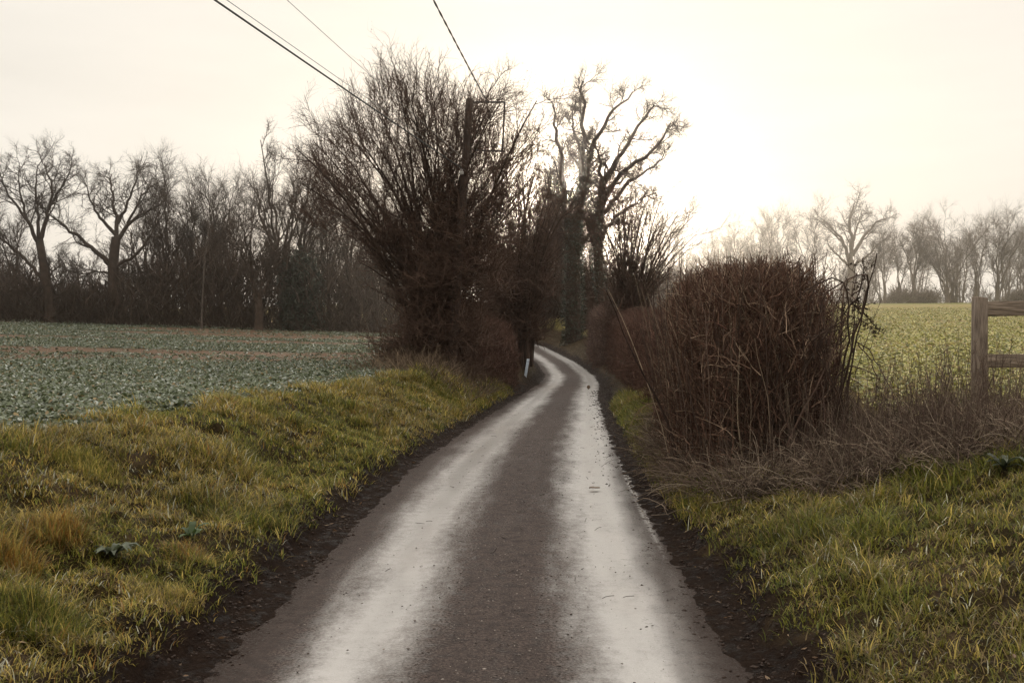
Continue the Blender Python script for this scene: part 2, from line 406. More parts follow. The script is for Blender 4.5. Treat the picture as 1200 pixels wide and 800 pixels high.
# the lane: one sheet of tarmac
ry = np.concatenate([np.arange(-30, 2, 1.), np.arange(2, 20, .12), np.arange(20, 50, .3), np.arange(50, 101, .5)])
rs = np.linspace(-1.66, 1.54, 64)
cxv, czv, sl = xc(ry), zc(ry), np.interp(ry, _ty, _ts); den = np.sqrt(1 + sl ** 2)
tt = np.r_[0, np.cumsum(np.hypot(np.diff(cxv), np.diff(ry)))]
SX = cxv[:, None] + rs / den[:, None]; SY = ry[:, None] - rs * (sl / den)[:, None]
crown = .03 * (1 - (np.abs(rs + .05) / 1.4) ** 2) - .012 * np.exp(-((rs + .68) / .25) ** 2) - .012 * np.exp(-((rs - .73) / .25) ** 2)
SZ = czv[:, None] + crown - .018 + .006 * (fbm(SX * 2, SY * 2, 51) - .5) + .006 * (fbm(SX * 16, SY * 16, 53) - .5) * np.exp(-(rs / .35) ** 2)
mb = MB(); n1, n2 = SX.shape; ii = np.arange(n1 * n2).reshape(n1, n2)
mb.add(np.stack([SX, SY, SZ], -1), np.stack([ii[:-1, :-1], ii[:-1, 1:], ii[1:, 1:], ii[1:, :-1]], -1))
uv = np.stack([np.tile(rs, (n1, 1)), np.tile(tt[:, None], (1, n2))], -1).reshape(-1, 2)
setting(mb.build('road', road_mat(), smooth=True, uv=uv))

# ================================================================== STUFF: grass, crops, mud, litter
def pickc(pal, w, n, r=rng):
    pal = np.array(pal); i = r.choice(len(pal), n, p=np.array(w) / sum(w))
    return pal[i] * (.7 + .6 * r.random(n))[:, None]
GREEN, OLIVE, STRAW, RUST, DEAD, LIME = (.060, .070, .014), (.120, .108, .020), (.36, .275, .075), (.24, .125, .028), (.17, .125, .060), (.165, .17, .028)
FROST = (.40, .39, .30)
def sow(n, y0, y1, s0, s1, pw=1.):
    y = y0 + (y1 - y0) * rng.random(n) ** pw
    a, b = (s0(y) if callable(s0) else s0), (s1(y) if callable(s1) else s1)
    s = a + (b - a) * rng.random(n)
    return s, s + xc(y), y
def verge(name, n, y0, y1, s0, s1, edge, sign, pal_dry, pal_grn, label, cut=.0):
    mb = MB()
    s, x, y = sow(n, y0, y1, s0, s1, 1.55)
    cl = fbm(x * 1.6, y * 1.6, 61); cl2 = fbm(x * 6, y * 6, 67)
    d = (s - edge(y)) * sign                                   # distance in from the muddy edge
    bareness = fbm(x * 3, y * 3, 71)
    keep = (d + (cl2 - .5) * .5 > .05) & (rng.random(n) < np.clip(d * 3.5, .1, 1)) & ((bareness < .60) | (rng.random(n) < .45))
    s, x, y, cl, cl2, d = [a[keep] for a in (s, x, y, cl, cl2, d)]
    k = len(x); z = H(x, y)
    tall = sstep(.52, .70, cl) * .8 + sstep(.55, .75, cl2) * .5
    h = (.028 + .060 * rng.random(k) + .20 * tall * rng.random(k)) * (1 + .25 * sstep(12, 22, y))
    w = (.0026 + .003 * rng.random(k)) * (1 + y / 10)
    dry = sstep(.43, .55, fbm(x * 1.3 + 5, y * 1.3, 73, 5) + .16 * (cl2 - .5)) 
    a = pickc(*pal_dry, k); b = pickc(*pal_grn, k)
    c = np.where((rng.random(k) < .15 + .7 * dry)[:, None], a, b)
    c = c * (.5 + 1.0 * fbm(x * .75 + 9, y * .75, 77, 5))[:, None]
    blades(mb, x, y, z, h, w, np.full(k, .75), c)
    return setting(mb.build(name, M['grass']), 'stuff', label, 'grass')
verge('grass', 300000, 3.2, 30, lambda y: crest_l(y) - .35, lambda y: edge_l(y) - .02, edge_l, -1,
      ([STRAW, RUST, DEAD, OLIVE, FROST], [4.2, .8, 2.5, 4, .7]), ([GREEN, OLIVE, LIME, STRAW], [3, 4, 4, 1.5]), 'rough winter grass on the bank left of the lane')
verge('grass', 250000, 3.0, 24, lambda y: edge_r(y) + .02, lambda y: np.interp(y, [3, 6, 7.5, 9, 10, 24], [5.6, 5.4, 3.6, 2.4, 2.0, 2.3]), edge_r, 1,
      ([DEAD, OLIVE, STRAW, FROST], [3, 4, 1.2, .3]), ([GREEN, OLIVE, LIME], [4, 4, 2.4]), 'greener grass on the verge right of the lane')

def on_ground(u, v):
    d = np.arange(3., 60, .02); x = (u - 600) / FPX * d; ray = EYE + (HOR - v) / FPX * d
    k = np.argmax(ray <= H(x, d) + .03); return float(x[k]), float(d[k])
# tussocks one can tell apart, on the left bank
def tussock(u, v, d, rad, hgt, n, pal, label):
    x, y = on_ground(u, v); z0 = float(H(x, y)); rad, hgt = rad * y / d, hgt * y / d
    a = rng.random(n) * 2 * np.pi; r = rad * np.sqrt(rng.random(n))
    px, py = x + r * np.cos(a), y + r * np.sin(a)
    mb = MB(); pz = H(px, py)
    h = hgt * (.55 + .6 * rng.random(n)) * (1.1 - .5 * r / rad)
    blades(mb, px, py, pz, h, .003 + .003 * rng.random(n), .28 + .45 * r / rad, pickc(*pal, n), bend=.8)
    return tag(mb.build('grass_tussock', M['grass'], origin=(x, y, z0)), label, 'grass tussock', 'grass tussocks on the left bank')
PR = ([RUST, STRAW, OLIVE, DEAD], [6, 3, 2, 1]); PG = ([GREEN, LIME, OLIVE, STRAW], [5, 3, 3, 1])
tussock(62, 625, 5.4, .17, .22, 1100, PR, 'rust orange grass tussock on the left bank, at the photo edge')
tussock(8, 660, 4.9, .15, .24, 900, PR, 'tall straw and rust tussock cut by the left photo border')
tussock(45, 735, 4.35, .22, .22, 1300, PG, 'dark green tussock low on the left bank near the corner')
tussock(190, 700, 4.75, .16, .13, 800, ([STRAW, DEAD, OLIVE], [4, 3, 3]), 'flattened straw tussock just above the muddy left lip')
tussock(100, 550, 6.3, .22, .17, 900, ([OLIVE, STRAW, LIME], [4, 3, 2]), 'shaggy olive tussock casting shade on the upper left bank')
tussock(262, 470, 10.2, .3, .2, 900, ([STRAW, OLIVE, LIME], [5, 2, 2]), 'yellow tussock at the crop field edge')
tussock(220, 645, 5.2, .14, .12, 600, ([DEAD, RUST, STRAW], [4, 3, 2]), 'small brown tussock behind the broad dock leaves')

# broad-leaved weeds
def rosette(u, v, n, size, label, col=(.045, .060, .030), up=.5):
    x, y = on_ground(u, v); z = float(H(x, y)); root = thing('dock_plant', label, 'weed', (x, y, z), 'broad leaved weeds in the verge')
    for i in range(n):
        mb = MB(); az = 2 * np.pi * (i + .5 * rng.random()) / n; K = 6
        t = np.linspace(0, 1, K); L = size * (.7 + .5 * rng.random()); lift = up * (.6 + .8 * rng.random())
        r = L * t; zz = L * (lift * t - .75 * lift * t ** 2.2) + .02
        wd = L * .17 * np.sin(np.pi * np.clip(t * .9 + .12, 0, 1)) ** .8
        rows = np.stack([np.stack([r * np.cos(az) - k * wd * np.sin(az), r * np.sin(az) + k * wd * np.cos(az), zz + abs(k) * wd * .35 + .006 * np.sin(9 * t + i)], 1) for k in (-1, 0, 1)], 1)
        ix = np.arange(K * 3).reshape(K, 3)
        q = np.stack([ix[:-1, :-1], ix[:-1, 1:], ix[1:, 1:], ix[1:, :-1]], -1)
        mb.add(rows, q, None, np.array(col) * (.7 + .6 * rng.random()))
        mb.build('leaf', M['leafy'], root)
rosette(130, 655, 16, .14, 'dock plant with a wide rosette of broad grey green leaves on the left bank', (.062, .074, .042), 1.1)
rosette(222, 632, 9, .12, 'small upright dock plant of bright green leaves near the mud', (.036, .060, .016), 1.5)
rosette(1178, 548, 9, .15, 'broad leaved weed under the dry stalks below the fence', (.036, .044, .022), 1.1)

def litter():
    n = 2600; y = 3.2 + 24 * rng.random(n) ** 1.5; lf_ = rng.random(n) < .5
    s = np.where(lf_, edge_l(y) + .12 - np.abs(rng.normal(0, .8, n)), edge_r(y) - .12 + np.abs(rng.normal(0, .7, n))); x = xc(y) + s
    p = np.stack([x, y, H(x, y) + .012 + .03 * rng.random(n) * (np.abs(s) > 1.9)], 1); mb = MB()
    leaves(mb, p, .017 * (.6 + .7 * rng.random(n)), rng, pickc([(.11, .062, .03), (.06, .036, .02), (.19, .13, .07)], [4, 3, 1], n), flat=.6)
    return setting(mb.build('fallen_leaves', M['leafy']), 'stuff', 'brown fallen leaves strewn in the verges', 'leaves')
litter()
# the frosty brassica crop on the left
def crop(name, x, y, size, nl, pal, label, up=.8, cat='crop'):
    mb = MB(); n = len(x); z = H(x, y)
    X_, Y_, Z_, S_ = [np.repeat(a, nl) for a in (x, y, z, size)]; k = len(X_)
    az = rng.random(k) * 2 * np.pi; L = S_ * (.6 + .7 * rng.random(k)); el = up * (.25 + .9 * rng.random(k))
    d = np.stack([np.cos(az) * np.cos(el), np.sin(az) * np.cos(el), np.sin(el)], 1)
    d2 = norm(d - np.array([0, 0, .9]) * rng.random(k)[:, None])
    sd = np.stack([-np.sin(az), np.cos(az), .5 * rng.normal(size=k)], 1); sd = norm(sd) * (L * .30)[:, None]
    b = np.stack([X_, Y_, Z_ + .01], 1); m = b + d * (L * .55)[:, None]; t = m + d2 * (L * .5)[:, None]
    V = np.stack([b, m - sd, m + sd, t - sd * .55, t + sd * .55], 1); i = np.arange(k * 5).reshape(k, 5)
    c = np.repeat(pickc(*pal, k), 5, 0)
    mb.add(V, i[:, [1, 2, 4, 3]], i[:, [0, 2, 1]], c)
    return setting(mb.build(name, M['crop']), 'stuff', label, cat)
def scatter_field(n, y0, y1, side, pw):
    y = y0 + (y1 - y0) * rng.random(n) ** pw
    if side < 0:
        hi = crest_l(y) + xc(y) - .1; lo = np.minimum(-(.56 * y + 2), hi - 2)
    else:
        lo = np.interp(y, [6, 10, 16, 60], [4.0, 3.7, 4.3, 8]) + xc(y); hi = np.maximum(.56 * y + 3, lo + 2)
    return lo + (hi - lo) * rng.random(n), y
PC = ([(.125, .142, .098), (.090, .108, .062), (.27, .29, .26), (.055, .068, .028), (.19, .14, .07)], [4, 4, 1.8, 3.5, .9])
x1, y1 = scatter_field(62000, 5.5, 30, -1, 1.3); x2, y2 = scatter_field(30000, 26, 71, -1, 1.0)
xx, yy = np.r_[x1, x2], np.r_[y1, y2]
gap = fbm(xx / 9, yy / 3.5, 37) + .1 * sstep(35, 60, yy) - .3 * sstep(26, 16, yy)
keep = (rng.random(len(xx)) > .9 * sstep(.555 - .05 * sstep(25, 45, yy), .63, gap)); xx, yy = xx[keep], yy[keep]
sz = (.038 + .034 * rng.random(len(xx))) * (1 + .012 * np.clip(yy - 12, 0, 60))
crop('crop_leaves', xx, yy, sz, 7, PC, 'frosty blue green brassica crop covering the left field')
PY = ([(.27, .255, .075), (.19, .19, .055), (.36, .33, .14), (.13, .14, .06), (.36, .29, .14)], [4, 3, 3, 2, 2])
x1, y1 = scatter_field(17000, 7, 32, 1, 1.2); x2, y2 = scatter_field(17000, 30, 120, 1, 1.2)
xx, yy = np.r_[x1, x2], np.r_[y1, y2]
keep = rng.random(len(xx)) < np.where(yy < 32, .3 + 1.1 * fbm(xx / 2.5, yy / 2.5, 81), 1); xx, yy = xx[keep], yy[keep]
crop('crop_leaves', xx, yy, (.050 + .035 * rng.random(len(xx))) * (1 + .014 * np.clip(yy - 10, 0, 60)), 5, PY, 'low yellow green crop covering the right field', .6)

# mud clods and grit
def lumps(mb, P, s, squash=.6, c=None, r=rng):
    base = np.array([(0, 0, 1), (1, 0, 0), (0, 1, 0), (-1, 0, 0), (0, -1, 0), (.62, .62, .5), (-.62, .62, .5), (-.62, -.62, .5), (.62, -.62, .5), (0, 0, -.5)], float)
    f = np.array([(0, 5, 6), (0, 6, 7), (0, 7, 8), (0, 8, 5), (5, 1, 2), (5, 2, 6), (6, 2, 3), (6, 3, 7), (7, 3, 4), (7, 4, 8), (8, 4, 1), (8, 1, 5), (1, 9, 2), (2, 9, 3), (3, 9, 4), (4, 9, 1)])
    n = len(P); a = r.random(n) * 6.283; ca, sa = np.cos(a), np.sin(a)
    V = base[None] * (.65 + .7 * r.random((n, 10, 1))) * np.stack([np.ones(n), .5 + .8 * r.random(n), squash * (.5 + .8 * r.random(n))], 1)[:, None]
    V = np.stack([V[..., 0] * ca[:, None] - V[..., 1] * sa[:, None], V[..., 0] * sa[:, None] + V[..., 1] * ca[:, None], V[..., 2]], -1) * s[:, None, None] + P[:, None]
    F = (f[None] + (np.arange(n) * 10)[:, None, None]).reshape(-1, 3)
    mb.add(V, None, F, np.repeat(c, 10, 0) if c is not None else None)
mb = MB()
for sg, ef in ((-1, edge_l), (1, edge_r)):
    n = 17000; y = 3.2 + 30 * rng.random(n) ** 1.7; s = ef(y) + rng.normal(-.02 * sg, .17, n)
    x = xc(y) + s; keep = fbm(x * 5, y * 5, 91) > .42; x, y = x[keep], y[keep]
    zz = np.maximum(H(x, y), zc(y) - .012) - .002
    lumps(mb, np.stack([x, y, zz], 1), (.003 + .010 * rng.random(len(x)) ** 4) * (1 + y / 25), .8)
setting(mb.build('mud_clods', M['mud'], smooth=False), 'stuff', 'dark clods of mud pushed along both lane edges', 'mud')
mb = MB(); n = 9000
y = 3.2 + 22 * rng.random(n) ** 1.8; s = np.where(rng.random(n) < .8, rng.normal(.02, .19, n), rng.uniform(-1.3, 1.2, n)); x = xc(y) + s
zr_ = zc(y) + .03 * (1 - (np.abs(s + .05) / 1.4) ** 2) - .018
lumps(mb, np.stack([x, y, zr_], 1), .0022 + .006 * rng.random(n) ** 2.5, .7, pickc([(.05, .036, .03), (.10, .08, .07), (.19, .165, .145)], [5, 3, 1], n))
n = 55; y = 3.3 + 14 * rng.random(n) ** 1.5; s = rng.uniform(-1.2, 1.1, n) * .8; x = xc(y) + s
P0 = np.stack([x, y, zc(y) + .03 * (1 - (np.abs(s + .05) / 1.4) ** 2) - .012], 1); D = rng.normal(size=(n, 3)); D[:, 2] = 0
tubes(mb, walk(P0, D, .03 + .08 * rng.random(n), 4, .25, 0) * np.array([1, 1, 1]), np.full((n, 4), .0022), 3, np.tile([.03, .02, .016], (n, 1)))
setting(mb.build('road_grit', M['grit']), 'stuff', 'grit and twig scraps on the crown of the lane', 'grit')

# two fallen leaves on the wet right-hand track
def fallen(u, v, d, size, stand, label):
    s0 = at(u, v, d); x, y = s0[0], d; z = float(zc(y)) + .016
    mb = MB(); K = 6; t = np.linspace(0, 1, K); wd = size * .42 * np.sin(np.pi * np.clip(t, .03, .97)) * (1 + .3 * np.sin(t * 17))
    if stand: rows = np.stack([np.stack([k * wd, .3 * size * t + .02 * np.abs(k), size * t * .95 + abs(k) * .01], 1) for k in (-1, 0, 1)], 1)
    else: rows = np.stack([np.stack([size * (t - .5) * 1.3, k * wd * 1.3, abs(k) * size * .12 + .02 * size * np.sin(t * 7)], 1) for k in (-1, 0, 1)], 1)
    ix = np.arange(K * 3).reshape(K, 3)
    mb.add(rows, np.stack([ix[:-1, :-1], ix[:-1, 1:], ix[1:, 1:], ix[1:, :-1]], -1))
    o = mb.build('fallen_leaf', M['deadleaf']); o.location = (x, y, z)
    tag(o, label, 'leaf', 'fallen leaves on the lane')
fallen(697, 572, 10.0, .085, False, 'dark curled leaf lying flat on the wet right wheel track')
fallen(690, 455, 33, .15, True, 'brown upright leaf on the wet track far up the lane')

# ================================================================== TREES
def ivy(mb, line, rad, n, thick, size, r=rng):
    K = len(line); t = r.random(n) * (K - 1); k = np.minimum(t.astype(int), K - 2); w = (t - k)[:, None]
    p = line[k] * (1 - w) + line[k + 1] * w; rr = np.interp(t, np.arange(K), rad)
    clump = .4 + 1.2 * fbm(t * 1.7, r.random() * 9 + 0 * t, 5)
    p = p + rdirs(n, r) * np.array([1, 1, .6]) * ((rr + thick * r.random(n) ** .6 * clump))[:, None]
    leaves(mb, p, size, r, asp=.9)
def finish_tree(root, org, wood, twigs, mat_w, mat_t, ivy_mb=None):
    wood.build('trunk', M[mat_w], root, origin=org)
    twigs.build('crown', M[mat_t], root, origin=org)
    if ivy_mb is not None: ivy_mb.build('ivy', M['ivy'], root, origin=org)
def fan(mb_w, mb_t, P, R, spec, r, mbtw=None):
    """levels of side branches; spec rows: n, trange, angle, length(-ratio), K, wiggle, up, radius ratio, rmin, sides, is_wood"""
    for (n, tr, ang, L, K, wig, up, rr, rmin, sides, wood) in spec:
        P, R = sprout(P, R, n, tr, ang, L, K, wig, up, rr, rmin, r)
        tubes(mb_w if wood else mb_t, P, R, sides)
    return P, R
def traced_tree(name, label, d, base, trunk, limbs, r_trunk, seed, mats=('bark', 'twig'), spec=None, group=None, ivyspec=None, depth=.12, cat='tree', extra=None):
    """trunk and main limbs follow the photo's outline as solid limbs that also spread in depth"""
    r = np.random.default_rng(seed); tk = np.array([at(u, v, d) for u, v in trunk])
    tk[0, 2] = min(tk[0, 2], float(H(tk[0, 0], d)) - .15); org = (tk[0, 0], d, float(H(tk[0, 0], d)))
    root = thing(name, label, cat, org, group)
    w, t = MB(), MB(); K = 12; line = resample(tk, K)
    rad = r_trunk * np.linspace(1, .72, K); rad[0] *= 1.45; rad[1] *= 1.12
    tubes(w, line[None], rad[None], 10)
    LP, LR = [], []
    for i, (pts, rl) in enumerate(limbs):
        p = np.array([at(u, v, d) for u, v in pts]); n = len(p)
        ln = np.linalg.norm(p[-1] - p[0]); prev = np.concatenate([line] + LP); k0 = np.argmin(np.hypot(prev[:, 0] - p[0, 0], prev[:, 2] - p[0, 2])); p[:, 1] = prev[k0, 1]; off = r.uniform(-1, 1) * ln * depth * 3.2
        p[:, 1] += off * (np.linspace(0, 1, n) ** 1.2) + r.normal(0, ln * .03, n) * np.linspace(0, 1, n)
        q = resample(p, 14); q[1:-1] += r.normal(0, ln * .010, (12, 3))
        LP.append(q); LR.append(rl * .82 * np.linspace(1, .2, 14))
    # extra limbs towards and away from the camera, so the crown is round
    LP, LR = np.array(LP), np.array(LR); tubes(w, LP, LR, 7)
    if extra:
        n, L = extra; P, R = sprout(line[None], rad[None], n, (.65, 1.), 50, L, 12, .16, .10, .5, .05, r, fall=0)
        P[:, :, 1] = P[:, :1, 1] + (P[:, :, 1] - P[:, :1, 1]) * 1.5
        tubes(w, P, R, 6); P2 = np.concatenate([resample(p, 14)[None] for p in P]); R2 = np.repeat(R[:, :1], 14, 1) * np.linspace(1, .25, 14)
        LP, LR = np.concatenate([LP, P2]), np.concatenate([LR, R2])
    fan(w, t, LP, LR, spec, r)
    im = None
    if ivyspec:
        im = MB(); n, th, size, lr = ivyspec; ivy(im, line, rad, n, th, size, r)
        for q, rr in [(a_, b_) for a_, b_ in zip(LP, LR) if b_[0] > .21][:6]: ivy(im, q[:6], rr[:6], int(n * lr), th * .6, size, r)
    finish_tree(root, org, w, t, *mats, im)
    return root
OAK = [(8, (.22, 1.), 46, -.50, 9, .17, .04, .42, .035, 5, True),
       (6, (.15, 1.), 44, -.60, 7, .18, .05, .5, .021, 4, False),
       (6, (.12, 1.), 42, -.62, 6, .19, .03, .6, .014, 3, False),
       (4, (.12, 1.), 38, -.70, 5, .2, .02, .7, .0105, 3, False)]
SUNOAK = [(12, (.15, 1.), 46, -.25, 8, .2, .05, .42, .035, 5, True),
          (8, (.15, 1.), 44, -.60, 7, .2, .06, .5, .021, 4, False),
          (6, (.12, 1.), 42, -.66, 6, .2, .04, .6, .0135, 3, False),
          (4, (.12, 1.), 38, -.75, 5, .2, .02, .7, .0105, 3, False)]
# the tree in front of the sun
traced_tree('oak_tree', 'tall ivy clad oak with the low sun glowing through its fork', 72, None,
    [(671, 420), (672, 370), (672, 300), (672, 255)],
    [([(671, 275), (660, 245), (659, 205), (659, 176), (654, 151), (647, 135), (650, 112)], .36),
     ([(674, 265), (682, 240), (679, 195), (682, 170), (683, 135), (683, 118), (680, 106)], .38),
     ([(682, 225), (685, 204), (691, 176), (702, 154), (715, 138), (735, 120)], .30),
     ([(668, 290), (655, 262), (645, 230), (640, 205)], .22),
     ([(674, 300), (690, 275), (695, 250)], .2), ([(680, 180), (672, 165), (668, 145), (672, 125)], .15)],
    .62, 101, spec=SUNOAK, ivyspec=(7000, .38, .08, .05))
traced_tree('oak_tree', 'leaning tree whose bare crooked limbs reach out right of the sun', 63, None,
    [(722, 408), (713, 376), (704, 345), (700, 300), (701, 250)],
    [([(701, 262), (701, 240), (703, 201), (700, 184), (694, 168)], .26),
     ([(701, 250), (704, 235), (713, 198), (729, 179), (743, 154), (750, 138), (760, 134)], .28),
     ([(702, 248), (716, 215), (737, 198), (754, 186), (765, 179), (771, 167), (779, 153)], .26),
     ([(704, 262), (711, 242), (724, 228), (740, 209), (765, 197), (782, 182)], .22),
     ([(703, 285), (712, 262), (728, 250), (750, 236), (768, 226)], .18), ([(702, 300), (690, 275), (684, 250)], .16)],
    .36, 102, spec=SUNOAK, ivyspec=(3000, .25, .075, .04))

# coppiced shrubs: many stems from one stool
def coppice(name, label, d, base, targets, r_stem, seed, jitter, spec, mats=('bark', 'shrub'), skirt=None, bud=None, group=None, cat='shrub', arch=.35, hshrink=1., vshrink=1., copies=1, dep=1.6, ivyn=0, dome=None):
    r = np.random.default_rng(seed); b0 = at(*base, d); gz = float(H(b0[0], d)); org = (b0[0], d, gz)
    root = thing(name, label, cat, org, group); w, t = MB(), MB()
    P, R = [], []
    for (u, v) in targets:
        for _ in range(copies):
            e = at(base[0] + (u - base[0]) * hshrink + r.normal(0, jitter), base[1] + (v - base[1]) * vshrink + r.normal(0, jitter), d); e[1] += r.uniform(-1, 1) * dep
            s = np.array([b0[0] + r.normal(0, .25), d + r.normal(0, .3), gz - .1])
            ctrl = s + (e - s) * np.array([arch * .6, arch * .6, .68 - .3 * min(1, abs(e[0] - s[0]) / (abs(e[2] - s[2]) + .1)) * (1 - arch)])
            tt_ = np.linspace(0, 1, 14)[:, None]
            q = (1 - tt_) ** 2 * s + 2 * tt_ * (1 - tt_) * ctrl + tt_ ** 2 * e
            q[1:] += np.cumsum(r.normal(0, .013 * np.linalg.norm(e - s) / 6, (13, 3)), 0)
            P.append(q); R.append(r_stem * (.6 + .6 * r.random()) * np.linspace(1, .2, 14))
    P, R = np.array(P), np.array(R); tubes(w, P, R, 6)
    Pt, Rt = fan(w, t, P, R, spec, r)
    if bud:
        n, size = bud; i = r.integers(0, len(Pt), n); p, _, _ = sample(Pt, Rt, i, r.random(n)); leaves(t, p, size, r)
    if skirt:
        for (u0, u1, v0, v1, n, L, dd) in skirt:
            q_ = r.random(n); vv = v0 + (v1 - v0) * q_ ** .6; uu = (u0 + u1) / 2 + (u1 - u0) * .5 * r.uniform(-1, 1, n) * (.55 + .45 * q_) + r.normal(0, 5, n); vv = vv + 50 * (fbm(uu / 14, vv / 40, seed) - .5) * (1 - q_)
            pp = np.stack([(uu - 600) / FPX * d, d + r.uniform(-dd, dd, n), EYE + (HOR - vv) / FPX * d], 1)
            pp[:, 2] = np.maximum(pp[:, 2], H(pp[:, 0], pp[:, 1]))
            D = rdirs(n, r) * np.array([1, 1, .7]) + np.array([0, 0, .55])
            tubes(t, walk(pp, D, L * (.5 + r.random(n)), 5, .28, -.02, r), .0075 * (.5 + r.random(n))[:, None] * np.linspace(1, .4, 5) * (d / 24), 3)
    if dome:                                             # the outer sprays that round the crown off
        uc, vc, ru, rv, n, L, dd = dome; a_ = r.uniform(-.12, 1.12, n) * np.pi; q_ = np.sqrt(r.uniform(.22, .92, n))
        q_ = q_ * (.86 + .28 * fbm(a_ * 4, a_ * 0, seed))
        uu, vv = uc + ru * q_ * np.cos(a_), vc - rv * q_ * np.sin(a_)
        dz = r.uniform(-1, 1, n) * dd * np.sqrt(np.clip(1.05 - q_ ** 2, 0, 1)); dz = np.where((np.abs(uu - 562) < 34) & (vv < 205), np.abs(dz) + .3, dz); pp = np.stack([(uu - 600) / FPX * d, d + dz, EYE + (HOR - vv) / FPX * d], 1)
        D = norm(pp - np.array([b0[0], d, gz + 1.2])) + rdirs(n, r) * .38 + np.array([0, 0, .2])
        Wd = walk(pp, D, L * (.5 + r.random(n)), 6, .15, .02, r); Rd = .0075 * (.6 + .7 * r.random(n))[:, None] * np.linspace(1, .5, 6); tubes(t, Wd, Rd, 3)
        P2, R2 = sprout(Wd, Rd, 6, (.05, 1.), 42, -.45, 5, .18, .03, .75, .0052, r); tubes(t, P2, R2, 3)
    im = None
    if ivyn:
        im = MB()
        for q, rr in zip(P[:8], R[:8]): ivy(im, q[:7], rr[:7], ivyn, .25, .07, r)
    finish_tree(root, org, w, t, *mats, im)
    return root
COP = [(11, (.25, 1.), 32, -.235, 8, .13, .04, .5, .010, 4, True),
       (9, (.12, 1.), 38, -.55, 7, .17, .03, .6, .0072, 3, False),
       (7, (.12, 1.), 40, -.62, 6, .19, .02, .75, .0056, 3, False)]
T = [(350, 172), (358, 145), (356, 205), (372, 240), (398, 215), (420, 255), (412, 180), (366, 158), (378, 208), (380, 128), (398, 114), (470, 102), (535, 108), (566, 104), (594, 92), (500, 100), (440, 118), (522, 140), (575, 132), (610, 135), (485, 140), (420, 122), (448, 114), (478, 98), (505, 92), (530, 96), (556, 84), (580, 74), (604, 70), (622, 88),
     (634, 128), (640, 165), (398, 150), (425, 138), (455, 122), (490, 118), (520, 118), (545, 125), (585, 110), (612, 116), (385, 185), (440, 165), (470, 150),
     (560, 150), (600, 150), (625, 175), (500, 160), (408, 232), (432, 205)]
coppice('hazel_shrub', 'big dark many stemmed bush swallowing the utility pole left of the lane', 24.5, (515, 442), T, .055, 201, 8, COP,
        skirt=[(490, 600, 225, 340, 2200, .7, 1.8), (468, 572, 290, 405, 3300, .6, 1.5), (474, 560, 370, 446, 2600, .5, 1.3), (435, 500, 385, 428, 500, .8, 1.2)],
        bud=(16000, .017), dome=(497, 238, 132, 136, 1050, .75, 2.6), hshrink=.97, vshrink=.89, arch=.22, dep=2.6)
T2 = [(578, 250), (590, 225), (605, 215), (622, 205), (636, 215), (648, 235), (656, 262), (600, 260), (620, 245), (640, 262), (586, 290), (655, 300), (570, 280)]
coppice('hazel_shrub', 'V shaped bush beyond the round hedge, above the white marker', 41, (612, 405), T2, .085, 202, 7,
        [(8, (.25, 1.), 26, -.32, 7, .12, .08, .6, .014, 4, True), (7, (.15, 1.), 34, -.42, 5, .16, .05, .6, .010, 3, False), (4, (.15, 1.), 40, -.5, 4, .18, .04, .7, .008, 3, False)],
        skirt=[(558, 606, 315, 385, 1300, 1., 1.2), (582, 648, 270, 350, 1500, 1.1, 1.5), (592, 632, 340, 400, 1300, .9, 1.)], copies=2, dep=2.2)
T3 = [(700, 262), (715, 245), (730, 240), (748, 238), (765, 240), (782, 250), (797, 262), (803, 275), (790, 290), (725, 270), (745, 262), (768, 268)]
coppice('hazel_shrub', 'fan shaped bare bush behind the clipped right hedge', 46, (735, 395), T3, .075, 203, 6,
        [(9, (.25, 1.), 28, -.30, 7, .12, .05, .6, .013, 4, True), (8, (.15, 1.), 34, -.5, 6, .16, .03, .6, .010, 3, False), (7, (.15, 1.), 40, -.55, 5, .18, .02, .75, .0085, 3, False)],
        skirt=[(705, 770, 330, 395, 1800, .9, 1.)], copies=2, dep=2.)
T4 = [(628, 245), (640, 215), (652, 200), (664, 192), (677, 196), (690, 208), (702, 228), (714, 246), (650, 232), (684, 232), (632, 280), (660, 262)]
coppice('hazel_shrub', 'dark bush behind the bend of the lane, left of the ivy oak trunk', 93, (641, 402), T4, .14, 204, 6,
        [(8, (.25, 1.), 26, -.32, 7, .12, .08, .6, .02, 4, True), (7, (.15, 1.), 34, -.45, 5, .16, .05, .6, .016, 3, False), (5, (.15, 1.), 40, -.5, 4, .18, .04, .7, .014, 3, False)],
        skirt=[(615, 672, 285, 408, 4200, 1.4, 2), (620, 714, 236, 345, 2000, 1.5, 2), (628, 712, 185, 265, 1300, 1.5, 2)], copies=3, dep=2.2)
T5 = [(690, 300), (700, 285), (712, 300), (690, 330), (680, 310), (722, 315)]
coppice('hazel_shrub', 'twiggy bush filling the gap right of the ivy oak trunk', 78, (697, 400), T5, .11, 205, 6,
        [(8, (.25, 1.), 26, -.32, 7, .12, .08, .6, .02, 4, True), (6, (.15, 1.), 34, -.42, 5, .16, .05, .6, .015, 3, False), (4, (.15, 1.), 40, -.5, 4, .18, .04, .7, .012, 3, False)],
        skirt=[(678, 722, 318, 402, 2600, 1.4, 2.)], copies=3, dep=2.2)

